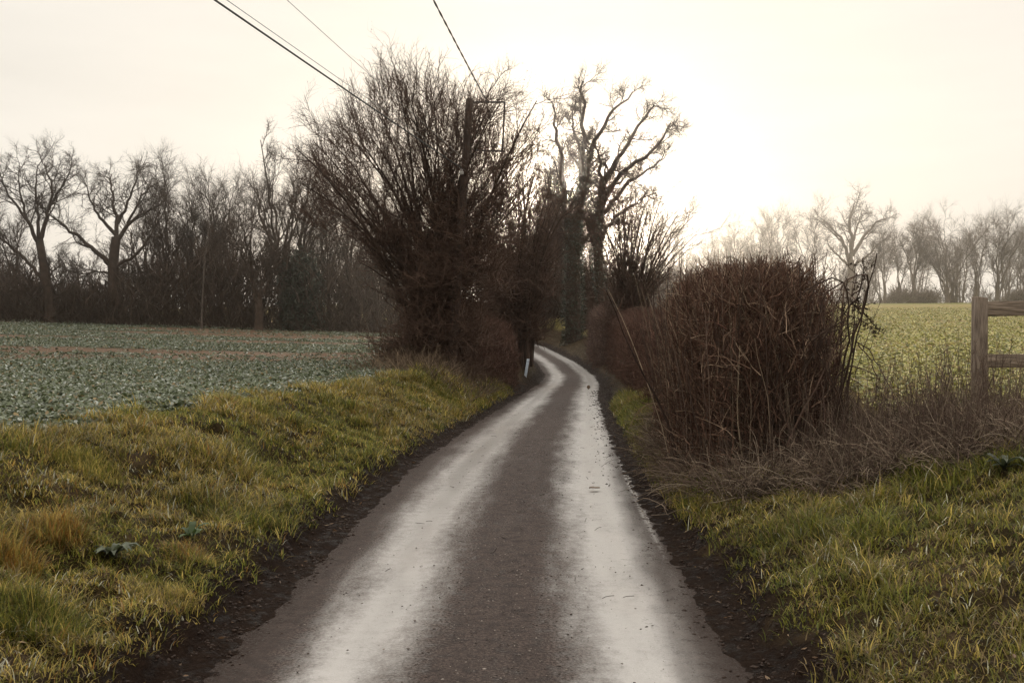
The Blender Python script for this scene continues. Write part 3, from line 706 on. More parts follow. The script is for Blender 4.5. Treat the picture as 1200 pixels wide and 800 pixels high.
# ------------------------------------------------------------------ left wood edge
GL = 'trees along the far edge of the left field'
traced_tree('oak_tree', 'leaning oak at the left end of the wood, two forked limbs', 66, None, [(60, 376), (58, 350), (53, 319), (47, 281)],
    [([(47, 283), (58, 259), (67, 240), (70, 219), (62, 194)], .2), ([(46, 285), (34, 256), (19, 237), (6, 212)], .18),
     ([(52, 328), (31, 303), (15, 287), (-4, 272)], .17), ([(47, 281), (48, 250), (44, 225), (47, 195)], .16),
     ([(55, 335), (62, 318), (72, 312)], .08), ([(66, 242), (80, 215), (90, 195)], .12), ([(34, 256), (26, 220), (28, 192)], .11)],
    .34, 111, ('bark_far', 'bark_far'), OAK, GL)
traced_tree('oak_tree', 'broad oak with wide crooked limbs, second oak from the left', 68, None, [(133, 378), (133, 340), (133, 306), (137, 278)],
    [([(131, 312), (118, 296), (103, 284), (84, 265), (64, 250)], .22), ([(137, 280), (136, 256), (125, 234), (119, 200)], .2),
     ([(138, 282), (153, 259), (175, 247), (190, 235)], .2), ([(135, 312), (160, 301), (178, 275), (190, 254)], .17),
     ([(137, 276), (115, 253), (108, 240), (102, 215)], .17), ([(137, 262), (150, 235), (160, 210), (158, 194)], .15),
     ([(133, 320), (112, 318), (95, 322), (82, 318)], .1), ([(150, 262), (172, 225), (196, 212)], .12), ([(134, 325), (160, 318), (178, 312)], .1)],
    .42, 112, ('bark_far', 'bark_far'), OAK, GL)
UPR = [(9, (.25, 1.), 30, -.36, 9, .12, .07, .42, .028, 4, True), (7, (.15, 1.), 34, -.6, 7, .15, .05, .55, .018, 3, False), (6, (.12, 1.), 36, -.66, 6, .17, .04, .65, .0125, 3, False), (3, (.12, 1.), 34, -.8, 5, .18, .02, .7, .0105, 3, False)]
def fan_tree(label, d, ub, vb, tops, r0, seed, mats, group, name='bare_tree', split=.28, spec=UPR, ivyspec=None):
    """upright tree: trunk that forks low into rising limbs ending at the given tops"""
    vt = min(v for _, v in tops); vs = vb - split * (vb - vt)
    limbs = []
    for i, (u, v) in enumerate(tops):
        k = .15 * ((i * 7) % 5)
        limbs.append(([(ub, vs + 6 + k * 30), (ub + (u - ub) * .35, vs - (vs - v) * .35), (ub + (u - ub) * .75, vs - (vs - v) * .7), (u, v)], r0 * (.48 - .18 * i / len(tops))))
    return traced_tree(name, label, d, None, [(ub, vb), (ub + 1, (vb + vs) / 2), (ub, vs)], limbs, r0, seed, mats, spec, group, ivyspec, depth=.18)
BF = ('bark_far', 'bark_far')
fan_tree('misty round topped tree close right of the broad oak', 75, 196, 380, [(180, 225), (195, 212), (210, 206), (222, 222), (188, 250)], .3, 121, BF, GL)
fan_tree('slim tree in the dense middle of the left wood, right of its pale birch', 73, 258, 380, [(240, 238), (250, 222), (262, 214), (275, 226)], .26, 122, BF, GL)
fan_tree('thin tree in the left wood, just left of its pale birch', 72, 226, 380, [(212, 245), (224, 232), (238, 225)], .22, 123, BF, GL)
fan_tree('tall tree of fanned straight limbs, highest in the left wood', 69, 330, 383, [(290, 215), (306, 190), (322, 176), (338, 178), (350, 196), (300, 235), (362, 222)], .38, 124, BF, GL, spec=[(8, (.3, 1.), 26, -.32, 8, .13, .08, .5, .03, 4, True), (7, (.2, 1.), 34, -.5, 6, .16, .06, .55, .018, 3, False), (6, (.15, 1.), 38, -.6, 5, .18, .05, .6, .013, 3, False), (3, (.2, 1.), 36, -.8, 4, .2, .03, .7, .011, 3, False)])
fan_tree('ivy headed tree standing right of the tall fanned tree', 67, 352, 384, [(356, 188), (362, 215), (378, 240), (390, 252), (345, 232)], .34, 125, BF, GL, split=.42, ivyspec=(6000, 1.3, .12, .25))
fan_tree('stunted dead tree with knobbly stubs, in front of the tall fanned tree', 64, 303, 383, [(296, 258), (284, 280), (312, 285), (322, 300)], .3, 126, BF, GL, spec=OAK)
fan_tree('thin stemmed tree just left of the big bush by the lane', 70, 412, 385, [(398, 246), (410, 232), (425, 240)], .2, 127, BF, GL)
fan_tree('narrow tree behind the left flank of the big bush', 72, 440, 386, [(430, 245), (445, 232), (458, 248)], .2, 128, BF, GL)
fan_tree('slender tree between the ivy headed tree and the thin stemmed tree', 71, 385, 385, [(376, 258), (388, 240), (396, 262)], .18, 129, BF, GL)
fan_tree('low dense tree behind the leaning oak', 80, 18, 374, [(2, 262), (14, 250), (30, 262), (-8, 280)], .26, 130, BF, GL)
fan_tree('thin tree beside the left wood, hidden low behind the big bush', 74, 470, 386, [(460, 262), (472, 250), (482, 262)], .2, 131, BF, GL)
fan_tree('small tree between the leaning oak and the broad oak', 84, 92, 375, [(82, 305), (93, 296), (103, 306)], .2, 132, BF, GL)
# pale birch stem
traced_tree('birch_tree', 'thin pale birch stem in the dark middle of the left wood', 63, None, [(236, 382), (238, 340), (241, 295)],
    [([(241, 297), (243, 265), (240, 240)], .05), ([(240, 305), (248, 280), (252, 262)], .03)], .06, 133, ('birch', 'bark_far'),
    [(6, (.2, 1.), 35, -.4, 5, .15, .05, .6, .012, 3, False), (4, (.2, 1.), 40, -.5, 4, .15, .05, .6, .009, 3, False)], GL)

# undergrowth of the left wood: one mass
def thicket(name, label, n, d0, d1, u0, u1, vtop, L, rad, seed, mat='bark_far'):
    r = np.random.default_rng(seed); d = r.uniform(d0, d1, n); u = r.uniform(u0, u1, n); x = (u - 600) / FPX * d
    g = H(x, d); top = EYE + (HOR - np.interp(u, *vtop) - 34 * (fbm(u / 22, d / 4, seed) - .5) * 2) / FPX * d
    z = g + (np.maximum(top - g, .4)) * r.random(n) ** 1.15 * .95
    D = rdirs(n, r) * np.array([.7, .7, .5]) + np.array([0, 0, .9])
    mb = MB(); tubes(mb, walk(np.stack([x, d, z - L * .3], 1), D, L * (.4 + r.random(n)), 5, .22, 0, r), rad * (.35 + r.random(n) ** 2 * 1.6)[:, None] * np.linspace(1, .4, 5), 3)
    return setting(mb.build(name, M[mat]), 'stuff', label, 'undergrowth')
thicket('undergrowth', 'dark undergrowth along the foot of the left wood', 13000, 65, 84, -70, 480,
        ([-70, 0, 60, 90, 160, 200, 260, 330, 400, 470], [318, 318, 330, 335, 318, 290, 292, 292, 315, 318]), 1.6, .035, 301)
thicket('undergrowth', 'scrub closing the gap behind the bend of the lane', 6500, 84, 96, 560, 840,
        ([560, 640, 700, 760, 840], [270, 300, 335, 330, 335]), 1.8, .04, 302)

def woodland(n, seed, d0, d1, u0, u1, tops, rad, mat, label):
    r = np.random.default_rng(seed); mb = MB(); P, R = [], []
    for i in range(n):
        d = r.uniform(d0, d1); u = r.uniform(u0, u1); x = (u - 600) / FPX * d; g = float(H(x, d))
        top = EYE + (HOR - np.interp(u, *tops) - r.uniform(-14, 24)) / FPX * d
        for k in range(3):
            P.append(walk(np.array([[x + r.normal(0, .3), d, g - .2]]), np.array([[r.normal(0, .16), r.normal(0, .16), 1]]), np.array([(top - g) * r.uniform(.75, 1)]), 12, .07, .05, r)[0]); R.append(.14 * rad * r.uniform(.5, 1.1) * np.linspace(1, .2, 12))
    P, R = np.array(P), np.array(R); tubes(mb, P, R, 5)
    for sp in ((9, (.2, 1.), 38, -.30, 7, .15, .06, .5, .03, 4), (7, (.15, 1.), 40, -.5, 5, .18, .05, .6, .02, 3), (6, (.15, 1.), 40, -.55, 4, .18, .04, .65, .015, 3)):
        P, R = sprout(P, R, sp[0], sp[1], sp[2], sp[3], sp[4], sp[5], sp[6], sp[7], sp[8] * rad, r); tubes(mb, P, R, sp[9])
    return setting(mb.build('woodland', M[mat]), 'stuff', label, 'woodland')
woodland(60, 303, 76, 100, -90, 500, ([-90, 0, 60, 95, 180, 260, 330, 420, 500], [285, 280, 325, 325, 240, 235, 235, 265, 270]), 1., 'bark_far', 'dense bare wood behind the front trees of the left field edge')
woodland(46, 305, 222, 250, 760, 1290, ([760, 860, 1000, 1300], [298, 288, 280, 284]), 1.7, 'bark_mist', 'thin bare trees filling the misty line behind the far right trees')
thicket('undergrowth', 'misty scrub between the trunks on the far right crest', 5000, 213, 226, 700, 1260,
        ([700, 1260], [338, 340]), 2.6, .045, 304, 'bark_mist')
# ------------------------------------------------------------------ far right tree line, on the crest in the mist
GR = 'trees on the misty crest beyond the right field'
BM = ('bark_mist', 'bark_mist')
FAR = [(9, (.2, 1.), 30, -.40, 8, .12, .07, .42, .065, 4, True), (7, (.15, 1.), 34, -.6, 7, .15, .05, .55, .044, 3, False), (6, (.12, 1.), 36, -.68, 6, .17, .04, .65, .034, 3, False), (3, (.12, 1.), 36, -.8, 4, .18, .03, .7, .028, 3, False)]
FOAK = [(8, (.25, 1.), 45, -.5, 9, .17, .05, .42, .085, 4, True), (6, (.15, 1.), 44, -.62, 7, .18, .05, .5, .05, 3, False), (6, (.12, 1.), 42, -.66, 6, .2, .04, .65, .036, 3, False), (3, (.15, 1.), 45, -.7, 3, .2, .04, .65, .03, 3, False)]
dR = 215
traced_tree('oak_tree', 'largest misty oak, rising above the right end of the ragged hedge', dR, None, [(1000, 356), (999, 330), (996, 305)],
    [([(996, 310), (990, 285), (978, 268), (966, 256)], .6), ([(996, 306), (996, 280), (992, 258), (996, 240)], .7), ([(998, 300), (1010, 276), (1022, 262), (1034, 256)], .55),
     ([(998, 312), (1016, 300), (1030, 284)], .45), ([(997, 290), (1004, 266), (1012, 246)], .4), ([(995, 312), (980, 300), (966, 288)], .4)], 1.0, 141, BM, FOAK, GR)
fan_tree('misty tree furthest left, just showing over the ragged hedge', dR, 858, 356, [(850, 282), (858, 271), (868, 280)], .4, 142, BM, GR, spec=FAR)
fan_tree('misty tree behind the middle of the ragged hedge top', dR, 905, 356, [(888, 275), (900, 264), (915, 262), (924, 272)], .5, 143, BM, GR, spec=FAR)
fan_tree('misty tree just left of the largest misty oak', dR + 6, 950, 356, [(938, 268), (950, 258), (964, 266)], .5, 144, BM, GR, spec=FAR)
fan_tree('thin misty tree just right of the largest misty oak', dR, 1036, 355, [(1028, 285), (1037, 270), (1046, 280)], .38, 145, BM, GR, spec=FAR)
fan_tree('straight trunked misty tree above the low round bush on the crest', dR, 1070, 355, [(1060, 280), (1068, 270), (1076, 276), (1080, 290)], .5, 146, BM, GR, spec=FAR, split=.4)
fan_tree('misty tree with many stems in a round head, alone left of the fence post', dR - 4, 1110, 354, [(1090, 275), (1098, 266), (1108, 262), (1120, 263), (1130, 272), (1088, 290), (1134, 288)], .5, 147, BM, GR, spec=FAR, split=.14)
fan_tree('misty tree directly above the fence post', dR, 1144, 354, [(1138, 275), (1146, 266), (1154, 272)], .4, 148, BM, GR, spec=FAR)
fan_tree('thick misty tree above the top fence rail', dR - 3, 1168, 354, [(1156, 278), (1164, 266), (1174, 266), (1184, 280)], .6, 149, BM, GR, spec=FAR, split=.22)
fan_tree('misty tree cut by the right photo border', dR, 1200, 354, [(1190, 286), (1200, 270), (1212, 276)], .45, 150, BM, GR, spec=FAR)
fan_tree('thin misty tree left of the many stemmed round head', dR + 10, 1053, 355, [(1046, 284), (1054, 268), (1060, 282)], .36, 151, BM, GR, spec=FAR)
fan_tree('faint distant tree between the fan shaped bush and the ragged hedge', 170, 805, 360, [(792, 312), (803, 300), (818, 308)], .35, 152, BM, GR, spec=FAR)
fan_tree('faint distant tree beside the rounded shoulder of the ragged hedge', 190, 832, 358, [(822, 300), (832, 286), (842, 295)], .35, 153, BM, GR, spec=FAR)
def bush(label, u, v, d, w, h, seed, n=700):
    r = np.random.default_rng(seed); b = at(u, v, d); gz = float(H(b[0], d)); mb = MB()
    a = r.random(n) * 6.283; q = np.sqrt(r.random(n)) * w / 2
    p = np.stack([b[0] + q * np.cos(a), d + q * np.sin(a), np.full(n, gz) + h * .6 * r.random(n) * (1 - (2 * q / w) ** 2 * .6)], 1)
    D = rdirs(n, r) * .8 + np.array([0, 0, .8]); tubes(mb, walk(p, D, h * .5 * (.5 + r.random(n)), 4, .2, 0, r), np.full((n, 4), .045) * np.linspace(1, .5, 4), 3)
    tag(mb.build('round_bush', M['bark_mist'], origin=(b[0], d, gz)), label, 'bush', 'low bushes on the misty crest')
bush('low round bush on the crest under the straight trunked misty tree', 1058, 354, 210, 6, 4, 161)
bush('small bush on the crest beside the many stemmed round head', 1086, 354, 208, 4, 3.2, 162)
bush('small bush on the crest under the tree at the right border', 1196, 354, 208, 4.5, 3.4, 163)

# ================================================================== HEDGES
def hedge(name, label, path, n, L, rad, seed, pal, stems=0, leaf=(0, .02), cat='hedge', surf=.55, up=.5, ragged=0., parts=None):
    """path rows: x, y, half width, top z (absolute); a solid tangle of twigs in a rounded clipped section"""
    r = np.random.default_rng(seed); path = np.array(path, float); K = len(path)
    seg = np.r_[0, np.cumsum(np.hypot(*np.diff(path[:, :2], axis=0).T))]
    def place(n, surf):
        t = r.random(n) * seg[-1]; x, y, hw, top = [np.interp(t, seg, path[:, i]) for i in range(4)]
        tx = np.interp(t + .1, seg, path[:, 0]) - np.interp(t - .1, seg, path[:, 0]); ty = np.interp(t + .1, seg, path[:, 1]) - np.interp(t - .1, seg, path[:, 1])
        l = np.hypot(tx, ty) + 1e-9; nxv, nyv = ty / l, -tx / l
        lump = .76 + .48 * fbm(t * 1.1, r.random() * 0 + t * .37, seed)
        # polar section: angle over the half ellipse, radius biased to the surface
        th = r.random(n) * np.pi; rr_ = np.where(r.random(n) < surf, 1 - .22 * r.random(n), np.sqrt(r.random(n)))
        sq = 1 / np.maximum(np.abs(np.cos(th)) ** 4.5 + np.abs(np.sin(th)) ** 4.5, .25) ** (1 / 4.5)
        lo = rr_ * np.cos(th) * sq; hi = rr_ * np.sin(th) * sq
        px, py = x + nxv * lo * hw * lump, y + nyv * lo * hw * lump
        g = H(px, py); endt = np.minimum(t, seg[-1] - t); dome = np.sqrt(np.clip(endt / .4, .2, 1))
        pz = g + np.maximum(top - g, .2) * hi * (.93 + .1 * (lump - 1)) * (.55 + .45 * dome)
        out = np.stack([nxv * np.cos(th), nyv * np.cos(th), np.sin(th)], 1)
        return np.stack([px, py, pz], 1), out, g, top
    mb = MB(); P, O, g, top = place(n, surf)
    D = rdirs(n, r) * .75 + O * .5 + np.array([0, 0, up])
    ln = L * (.4 + .9 * r.random(n)); W = walk(P - norm(D) * (ln * .6)[:, None], D, ln, 5, .25, .02, r)
    tubes(mb, W, rad * (.5 + r.random(n))[:, None] * np.linspace(1, .45, 5), 3, pickc(*pal, n, r))
    if leaf[0]:
        P, O, g, top = place(leaf[0], .8); leaves(mb, P, leaf[1], r, pickc(*pal, leaf[0], r) * 1.15)
    org = (path[0, 0], path[0, 1], float(H(path[0, 0], path[0, 1])))
    if not stems:
        return tag(mb.build(name, M['hedge'], origin=org), label, cat)
    root = thing(name, label, cat, org); mb.build('twigs', M['hedge'], root, origin=org)
    m2 = MB(); P, O, g, top = place(stems, .45); P[:, 2] = g - .05
    D = rdirs(stems, r) * np.where(r.random(stems) < .15, .22, .12)[:, None] + np.array([0, 0, 1.]); ht = (top - g) * (.45 + .60 * r.random(stems))
    tubes(m2, walk(P, D, ht, 8, .07, .02, r), rad * 1.25 * (.5 + r.random(stems))[:, None] * np.linspace(1, .5, 8), 4,
          pickc([(.16, .12, .085), (.10, .07, .055), (.07, .048, .038), (.22, .17, .12)], [3, 4, 5, 1], stems, r))
    m2.build('stems', M['hedge'], root, origin=org)
    m3 = MB(); nw = 70; P, O, g, top = place(nw, .3); P[:, 2] = g - .1           # old woody stems that fork and lean
    W = walk(P, rdirs(nw, r) * .16 + np.array([0, 0, 1.]), (top - g) * (.65 + .3 * r.random(nw)), 10, .09, .05, r); Rw = .011 * (.6 + .9 * r.random(nw))[:, None] * np.linspace(1, .35, 10)
    tubes(m3, W, Rw, 5, pickc([(.085, .055, .042), (.05, .033, .026)], [1, 1], nw, r))
    W2, R2 = sprout(W, Rw, 7, (.2, 1.), 48, .42, 7, .22, .05, .5, .004, r); tubes(m3, W2, R2, 4, pickc([(.10, .062, .046), (.06, .038, .029), (.17, .115, .08)], [3, 3, 1], len(W2), r))
    nb = 26; P, O, g, top = place(nb, 1.); D = O * .8 + rdirs(nb, r) * .6 + np.array([0, -.2, .1])       # brambles arching out of the face
    P[:, 2] = np.minimum(P[:, 2], g + (top - g) * .75); W = walk(P, D, .3 + .45 * r.random(nb), 12, .1, -.2, r); W[:, :, 2] = np.maximum(W[:, :, 2], H(W[:, :, 0], W[:, :, 1]) + .02)
    tubes(m3, W, np.full((nb, 12), .0036), 4, pickc([(.12, .06, .045), (.09, .06, .04), (.20, .13, .09)], [2, 2, 1], nb, r))
    m3.build('woody_stems', M['hedge'], root, origin=org)
    return root
PH = ([(.085, .047, .033), (.055, .030, .021), (.13, .080, .056), (.24, .17, .12)], [5, 4, 2.5, 1.3])
PH2 = ([(.085, .047, .035), (.06, .034, .026), (.125, .075, .056)], [5, 4, 2])
big = hedge('ragged_hedge', 'large ragged brown hedge with upright dry stems, right of the lane', 
      [(2.24, 8.7, .56, 2.36), (2.36, 9.6, .76, 2.46), (2.52, 11, .90, 2.50), (2.75, 12.6, .88, 2.47), (3.02, 14, .75, 2.22), (3.15, 15.5, .7, 2.02)], 25000, .34, .0042, 401, PH, 800, (5000, .017))
hedge('clipped_hedge', 'low neatly clipped hedge running on beyond the ragged hedge',
      [(3.15, 15, .75, 1.95), (3.35, 18, .8, 1.98), (3.7, 24, .85, 2.02), (4.45, 32, .95, 2.15), (5.1, 40, 1.0, 2.3), (5.3, 46, 1., 2.4)], 26000, .42, .0065, 402, PH2, 0, (5000, .028))
hedge('clipped_hedge', 'tall pale clipped hedge at the right of the bend under the leaning tree', 
      [(5.1, 50, .9, 2.5), (5.35, 56, 1.0, 2.75), (5.6, 61, .9, 2.6)], 9000, .7, .013, 403, ([(.12, .08, .065), (.09, .06, .05), (.15, .105, .085)], [4, 3, 2]))
hedge('clipped_hedge', 'round topped clipped hedge beside the big bush left of the lane',
      [(-1.6, 26.0, .75, 1.45), (-1.15, 28.5, .9, 1.8), (-.8, 31, .9, 1.85), (-.7, 34, .75, 1.55)], 15000, .45, .0078, 404, PH2, 0, (2500, .03))
hedge('wild_hedge', 'dark overgrown hedge closing the left side of the bend', 
      [(-1.3, 42, .8, 1.9), (-1.3, 50, 1., 2.4), (-1.7, 60, 1.1, 2.8), (-3.0, 70, 1.2, 3.2), (-5.6, 80, 1.3, 3.4), (-9, 87, 1.3, 3.4)], 16000, .8, .014, 405, PH)

# arching thorn branch with withered leaves at the hedge's right end
def thorn():
    r = np.random.default_rng(411); d = 8.6; b = at(990, 500, d); gz = float(H(b[0], d)); org = (b[0], d, gz)
    root = thing('bramble_arch', 'dark arching bramble with withered leaves at the right end of the ragged hedge', 'bramble', org)
    lines = [([(975, 520), (985, 440), (996, 380), (1000, 345), (990, 322), (965, 325), (945, 345)], .014), ([(988, 520), (1000, 430), (1004, 380), (1008, 340), (1015, 320), (1019, 300)], .012),
             ([(985, 480), (960, 420), (950, 380), (955, 345), (980, 325)], .010), ([(1002, 350), (1012, 362), (1022, 382), (1036, 392)], .007), ([(1000, 400), (1008, 420), (1013, 445), (1006, 470)], .008),
             ([(960, 470), (985, 430), (1010, 440)], .007), ([(950, 400), (975, 385), (1000, 372)], .008), ([(945, 440), (965, 400), (1000, 360), (1010, 330)], .009),
             ([(1000, 385), (985, 405), (965, 415), (950, 440)], .007), ([(1008, 470), (1006, 500), (1008, 528)], .008), ([(998, 345), (1006, 325), (1003, 308)], .008)]
    P, R = [], []
    for pts, rd in lines:
        for _ in range(2):
            p = np.array([at(u + r.normal(0, 3), v + r.normal(0, 3), d) for u, v in pts]); p[:, 1] += np.linspace(0, r.normal(0, .35), len(p)) + r.normal(0, .03, len(p))
            q = resample(p, 14); q[1:-1] += r.normal(0, .008, (12, 3)); P.append(q); R.append(rd * (.6 + .4 * r.random()) * np.linspace(1, .5, 14))
    P, R = np.array(P), np.array(R); m = MB(); tubes(m, P, R, 5)
    P2, R2 = sprout(P, R, 9, (.1, 1.), 55, .16, 6, .3, .02, .5, .0025, r); tubes(m, P2, R2, 3)
    P3, R3 = sprout(P2, R2, 3, (.2, 1.), 55, .07, 4, .3, 0, .6, .0018, r); tubes(m, P3, R3, 3)
    m.build('stems', M['bark'], root, origin=org)
    lf = MB(); n = 750; i = r.integers(0, len(P2), n); p, _, _ = sample(P2, R2, i, r.random(n)); w = np.array([at(1002, 345, d)])
    near = np.exp(-(((p - w) / np.array([.17, .6, .28])) ** 2).sum(1)) > r.random(n) * .8; leaves(lf, p[near], .019, r, np.tile([.035, .022, .017], (near.sum(), 1)), asp=.7)
    ii_ = r.integers(6, 8, 90); p, _, _ = sample(P, R, ii_, r.random(90)); leaves(lf, p + r.normal(0, .015, p.shape), .022, r, np.tile([.035, .022, .017], (90, 1)), asp=.7)
    lf.build('withered_leaves', M['hedge'], root, origin=org)
thorn()

# dry weeds, flopped straw and stalks between hedge and fence
def weeds():
    r = rng; mb = MB(); n = 9500
    s = r.random(n); x = 2.35 + 3.0 * s + r.normal(0, .05, n); y = 7.5 - 1.35 * s + 2.3 * r.random(n) ** 1.2
    z = H(x, y); c = pickc([(.20, .155, .115), (.13, .095, .072), (.09, .062, .048), (.26, .21, .16)], [4, 4, 4, 1], n)
    # arching, flopped straw
    D = rdirs(n) * np.array([1, 1, .25]) + np.array([0, -.25, .9])
    P = walk(np.stack([x, y, z - .02], 1), D, .22 + .38 * r.random(n), 7, .12, 0)
    drop = np.linspace(0, 1, 7) ** 2.4; P[:, :, 2] -= (drop[None] * (.05 + .28 * r.random(n))[:, None]); P[:, :, 2] = np.maximum(P[:, :, 2], z[:, None] + .01)
    tubes(mb, P, (.0022 + .0022 * r.random(n))[:, None] * np.linspace(1, .5, 7), 3, c)
    # upright dead stalks
    n = 1500; s = r.random(n); x = 2.4 + 3.0 * s; y = 7.5 - 1.1 * s + 2.2 * r.random(n); z = H(x, y)
    D = rdirs(n) * .22 + np.array([0, 0, 1.]); P = walk(np.stack([x, y, z - .03], 1), D, .3 + .55 * r.random(n) ** 1.6, 7, .06, 0)
    cc = pickc([(.10, .072, .055), (.075, .05, .04), (.17, .13, .095)], [4, 4, 2], n); R = (.0022 + .0016 * r.random(n))[:, None] * np.linspace(1, .5, 7); tubes(mb, P, R, 3, cc)
    P2, R2 = sprout(P, R, 5, (.45, 1.), 32, .09, 4, .15, .05, .6, .0014); tubes(mb, P2, R2, 3, np.repeat(cc, 5, 0))
    n = 2600; i = r.integers(0, len(P2), n); p, _, _ = sample(P2, R2, i, r.random(n)); leaves(mb, p, .008, r, pickc([(.09, .06, .045), (.15, .11, .08)], [3, 1], n))
    return setting(mb.build('dead_weeds', M['hedge']), 'stuff', 'dry brown weeds and flopped straw below the fence', 'weeds')
weeds()
def hedge_foot():
    r = rng; mb = MB(); n = 4200
    y = 8.0 + 6.5 * r.random(n) ** 1.3; x = np.interp(y, [7.6, 9, 11, 15], [2.05, 1.72, 1.75, 2.35]) + r.normal(.06, .16, n); z = H(x, y)
    D = rdirs(n) * np.array([1, 1, .3]) + np.array([-.15, -.35, .95]); P = walk(np.stack([x, y, z - .02], 1), D, .2 + .5 * r.random(n), 7, .12, 0)
    P[:, :, 2] -= (np.linspace(0, 1, 7) ** 2.2)[None] * (.05 + .3 * r.random(n))[:, None]; P[:, :, 2] = np.maximum(P[:, :, 2], z[:, None] + .01)
    tubes(mb, P, (.002 + .0022 * r.random(n))[:, None] * np.linspace(1, .5, 7), 3, pickc([(.20, .155, .115), (.12, .088, .066), (.08, .056, .044), (.26, .21, .16)], [3, 4, 4, 1], n))
    n = 2200; y = 20 + 8 * r.random(n); x = np.minimum(-1.75 + .06 * (y - 24) + r.normal(0, .7, n), xc(y) + edge_l(y) - .25); z = H(x, y)
    D = rdirs(n) * np.array([1, 1, .3]) + np.array([0, -.3, .95]); P = walk(np.stack([x, y, z - .02], 1), D, .2 + .45 * r.random(n), 6, .14, -.05)
    tubes(mb, P, (.004 + .004 * r.random(n))[:, None] * np.linspace(1, .5, 6), 3, pickc([(.17, .125, .085), (.11, .08, .055), (.08, .056, .04)], [3, 4, 3], n))
    return setting(mb.build('dead_grass', M['hedge']), 'stuff', 'bleached dead grass at the foot of the hedges', 'grass')
hedge_foot()

# ================================================================== FENCE
def bevel(o, w):
    m = o.modifiers.new('edge', 'BEVEL'); m.width = w; m.segments = 2; m.limit_method = 'ANGLE'; m.angle_limit = R_(40)
fd = 9.5; fx = (1148 - 600) / FPX * fd; fz = float(H(fx, fd))
fence = thing('wooden_fence', 'weathered post and rail fence at the right border of the photo', 'fence', (fx, fd, fz))
ztop = EYE + (HOR - 347.5) / FPX * fd
for k in range(2):
    mb = MB(); ox = k * 1.95
    gz = float(H(fx + ox, fd)); 
    pts = [(-.058, -.055), (.058, -.055), (.058, .055), (-.058, .055)]
    v = [(ox + a, b, gz - fz - .3) for a, b in pts] + [(ox + a * .98, b * .98, ztop - fz - .012 * (a > 0)) for a, b in pts]
    mb.add(v, [(0, 3, 2, 1), (4, 5, 6, 7), (0, 1, 5, 4), (1, 2, 6, 5), (2, 3, 7, 6), (3, 0, 4, 7)])
    bevel(mb.build('post', M['wood'], fence), .006)
for v0, v1, tilt in ((353.5, 371, .012), (415, 431, -.004)):
    mb = MB(); za, zb = EYE + (HOR - v1) / FPX * fd - fz, EYE + (HOR - v0) / FPX * fd - fz
    xs = np.linspace(.0605, 1.8895, 14); wv = .004 * np.sin(xs * 3.1) + tilt * xs
    ring = np.stack([np.stack([xs, np.full(14, y_), z_ + wv], 1) for y_, z_ in ((-.022, za), (.022, za), (.022, zb), (-.022, zb))], 1)
    i = np.arange(56).reshape(14, 4); j = np.roll(i, -1, 1)
    q = np.stack([i[:-1], j[:-1], j[1:], i[1:]], -1).reshape(-1, 4).tolist() + [(0, 1, 2, 3), (55, 54, 53, 52)]
    mb.add(ring, q); bevel(mb.build('rail', M['rail'], fence), .004)

# ================================================================== UTILITY POLE AND CABLES
pd = 23.6; p_top = at(550.5, 118, pd); p_low = at(545, 200, pd); dirp = (p_low - p_top); gzp = float(H(p_low[0] - .3, pd))
k = (p_top[2] - (gzp - .4)) / (p_top[2] - p_low[2]); p_bot = p_top + dirp * k
pole = thing('utility_pole', 'leaning dark wooden utility pole rising out of the big bush', 'utility pole', (p_bot[0], pd, gzp)); po = (p_bot[0], pd, gzp)
mb = MB(); line = resample([p_bot, (p_bot + p_top) / 2, p_top], 10); tubes(mb, line[None], np.linspace(.115, .086, 10)[None], 14)
top_ring = mb.n; tubes(mb, np.array([[p_top, p_top + [0, 0, .035], p_top + [0, 0, .05]]]), np.array([[.086, .066, .001]]), 14)
mb.build('shaft', M['polewood'], pole, origin=po, smooth=False)
mb = MB(); fr = [at(551, 121, pd), at(591.5, 121, pd), at(589, 178, pd), at(556, 177, pd)]
for a, b in ((0, 1), (1, 2), (2, 3)): tubes(mb, np.array([[fr[a], (fr[a] + fr[b]) / 2, fr[b]]]), np.full((1, 3), .022), 6)
mb.build('bracket_frame', M['iron'], pole, origin=po)
mb = MB(); ins = at(541, 202, pd - .12)
tubes(mb, np.array([[ins + [0, 0, -.06], ins, ins + [0, 0, .02], ins + [0, 0, .07]]]), np.array([[.05, .055, .03, .04]]), 10); mb.build('insulator', M['porcelain'], pole, origin=po)
def cable(label, pts, rad, mat, name='overhead_cable', twist=False):
    """pts: the pole end, then points (u,v,d) seen along the run, then the far end behind the camera"""
    P = [np.asarray(p, float) for p in pts]; t = np.linspace(0, 1, 60)[:, None]
    q = (1 - t) ** 2 * P[0] + 2 * t * (1 - t) * P[1] + t ** 2 * P[2]
    mb = MB(); org = tuple(P[0])
    if twist:
        q = resample(q, 300); q = q.copy(); ph = np.linspace(0, 300, 300)
        for s in (0, np.pi):
            o = np.stack([np.cos(ph + s), 0 * ph, np.sin(ph + s)], 1) * rad * .7; tubes(mb, (q + o)[None], np.full((1, 300), rad * .75), 5)
    else: tubes(mb, q[None], np.full((1, 60), rad), 6)
    return tag(mb.build(name, M[mat], origin=org), label, 'cable', 'overhead cables on the pole')
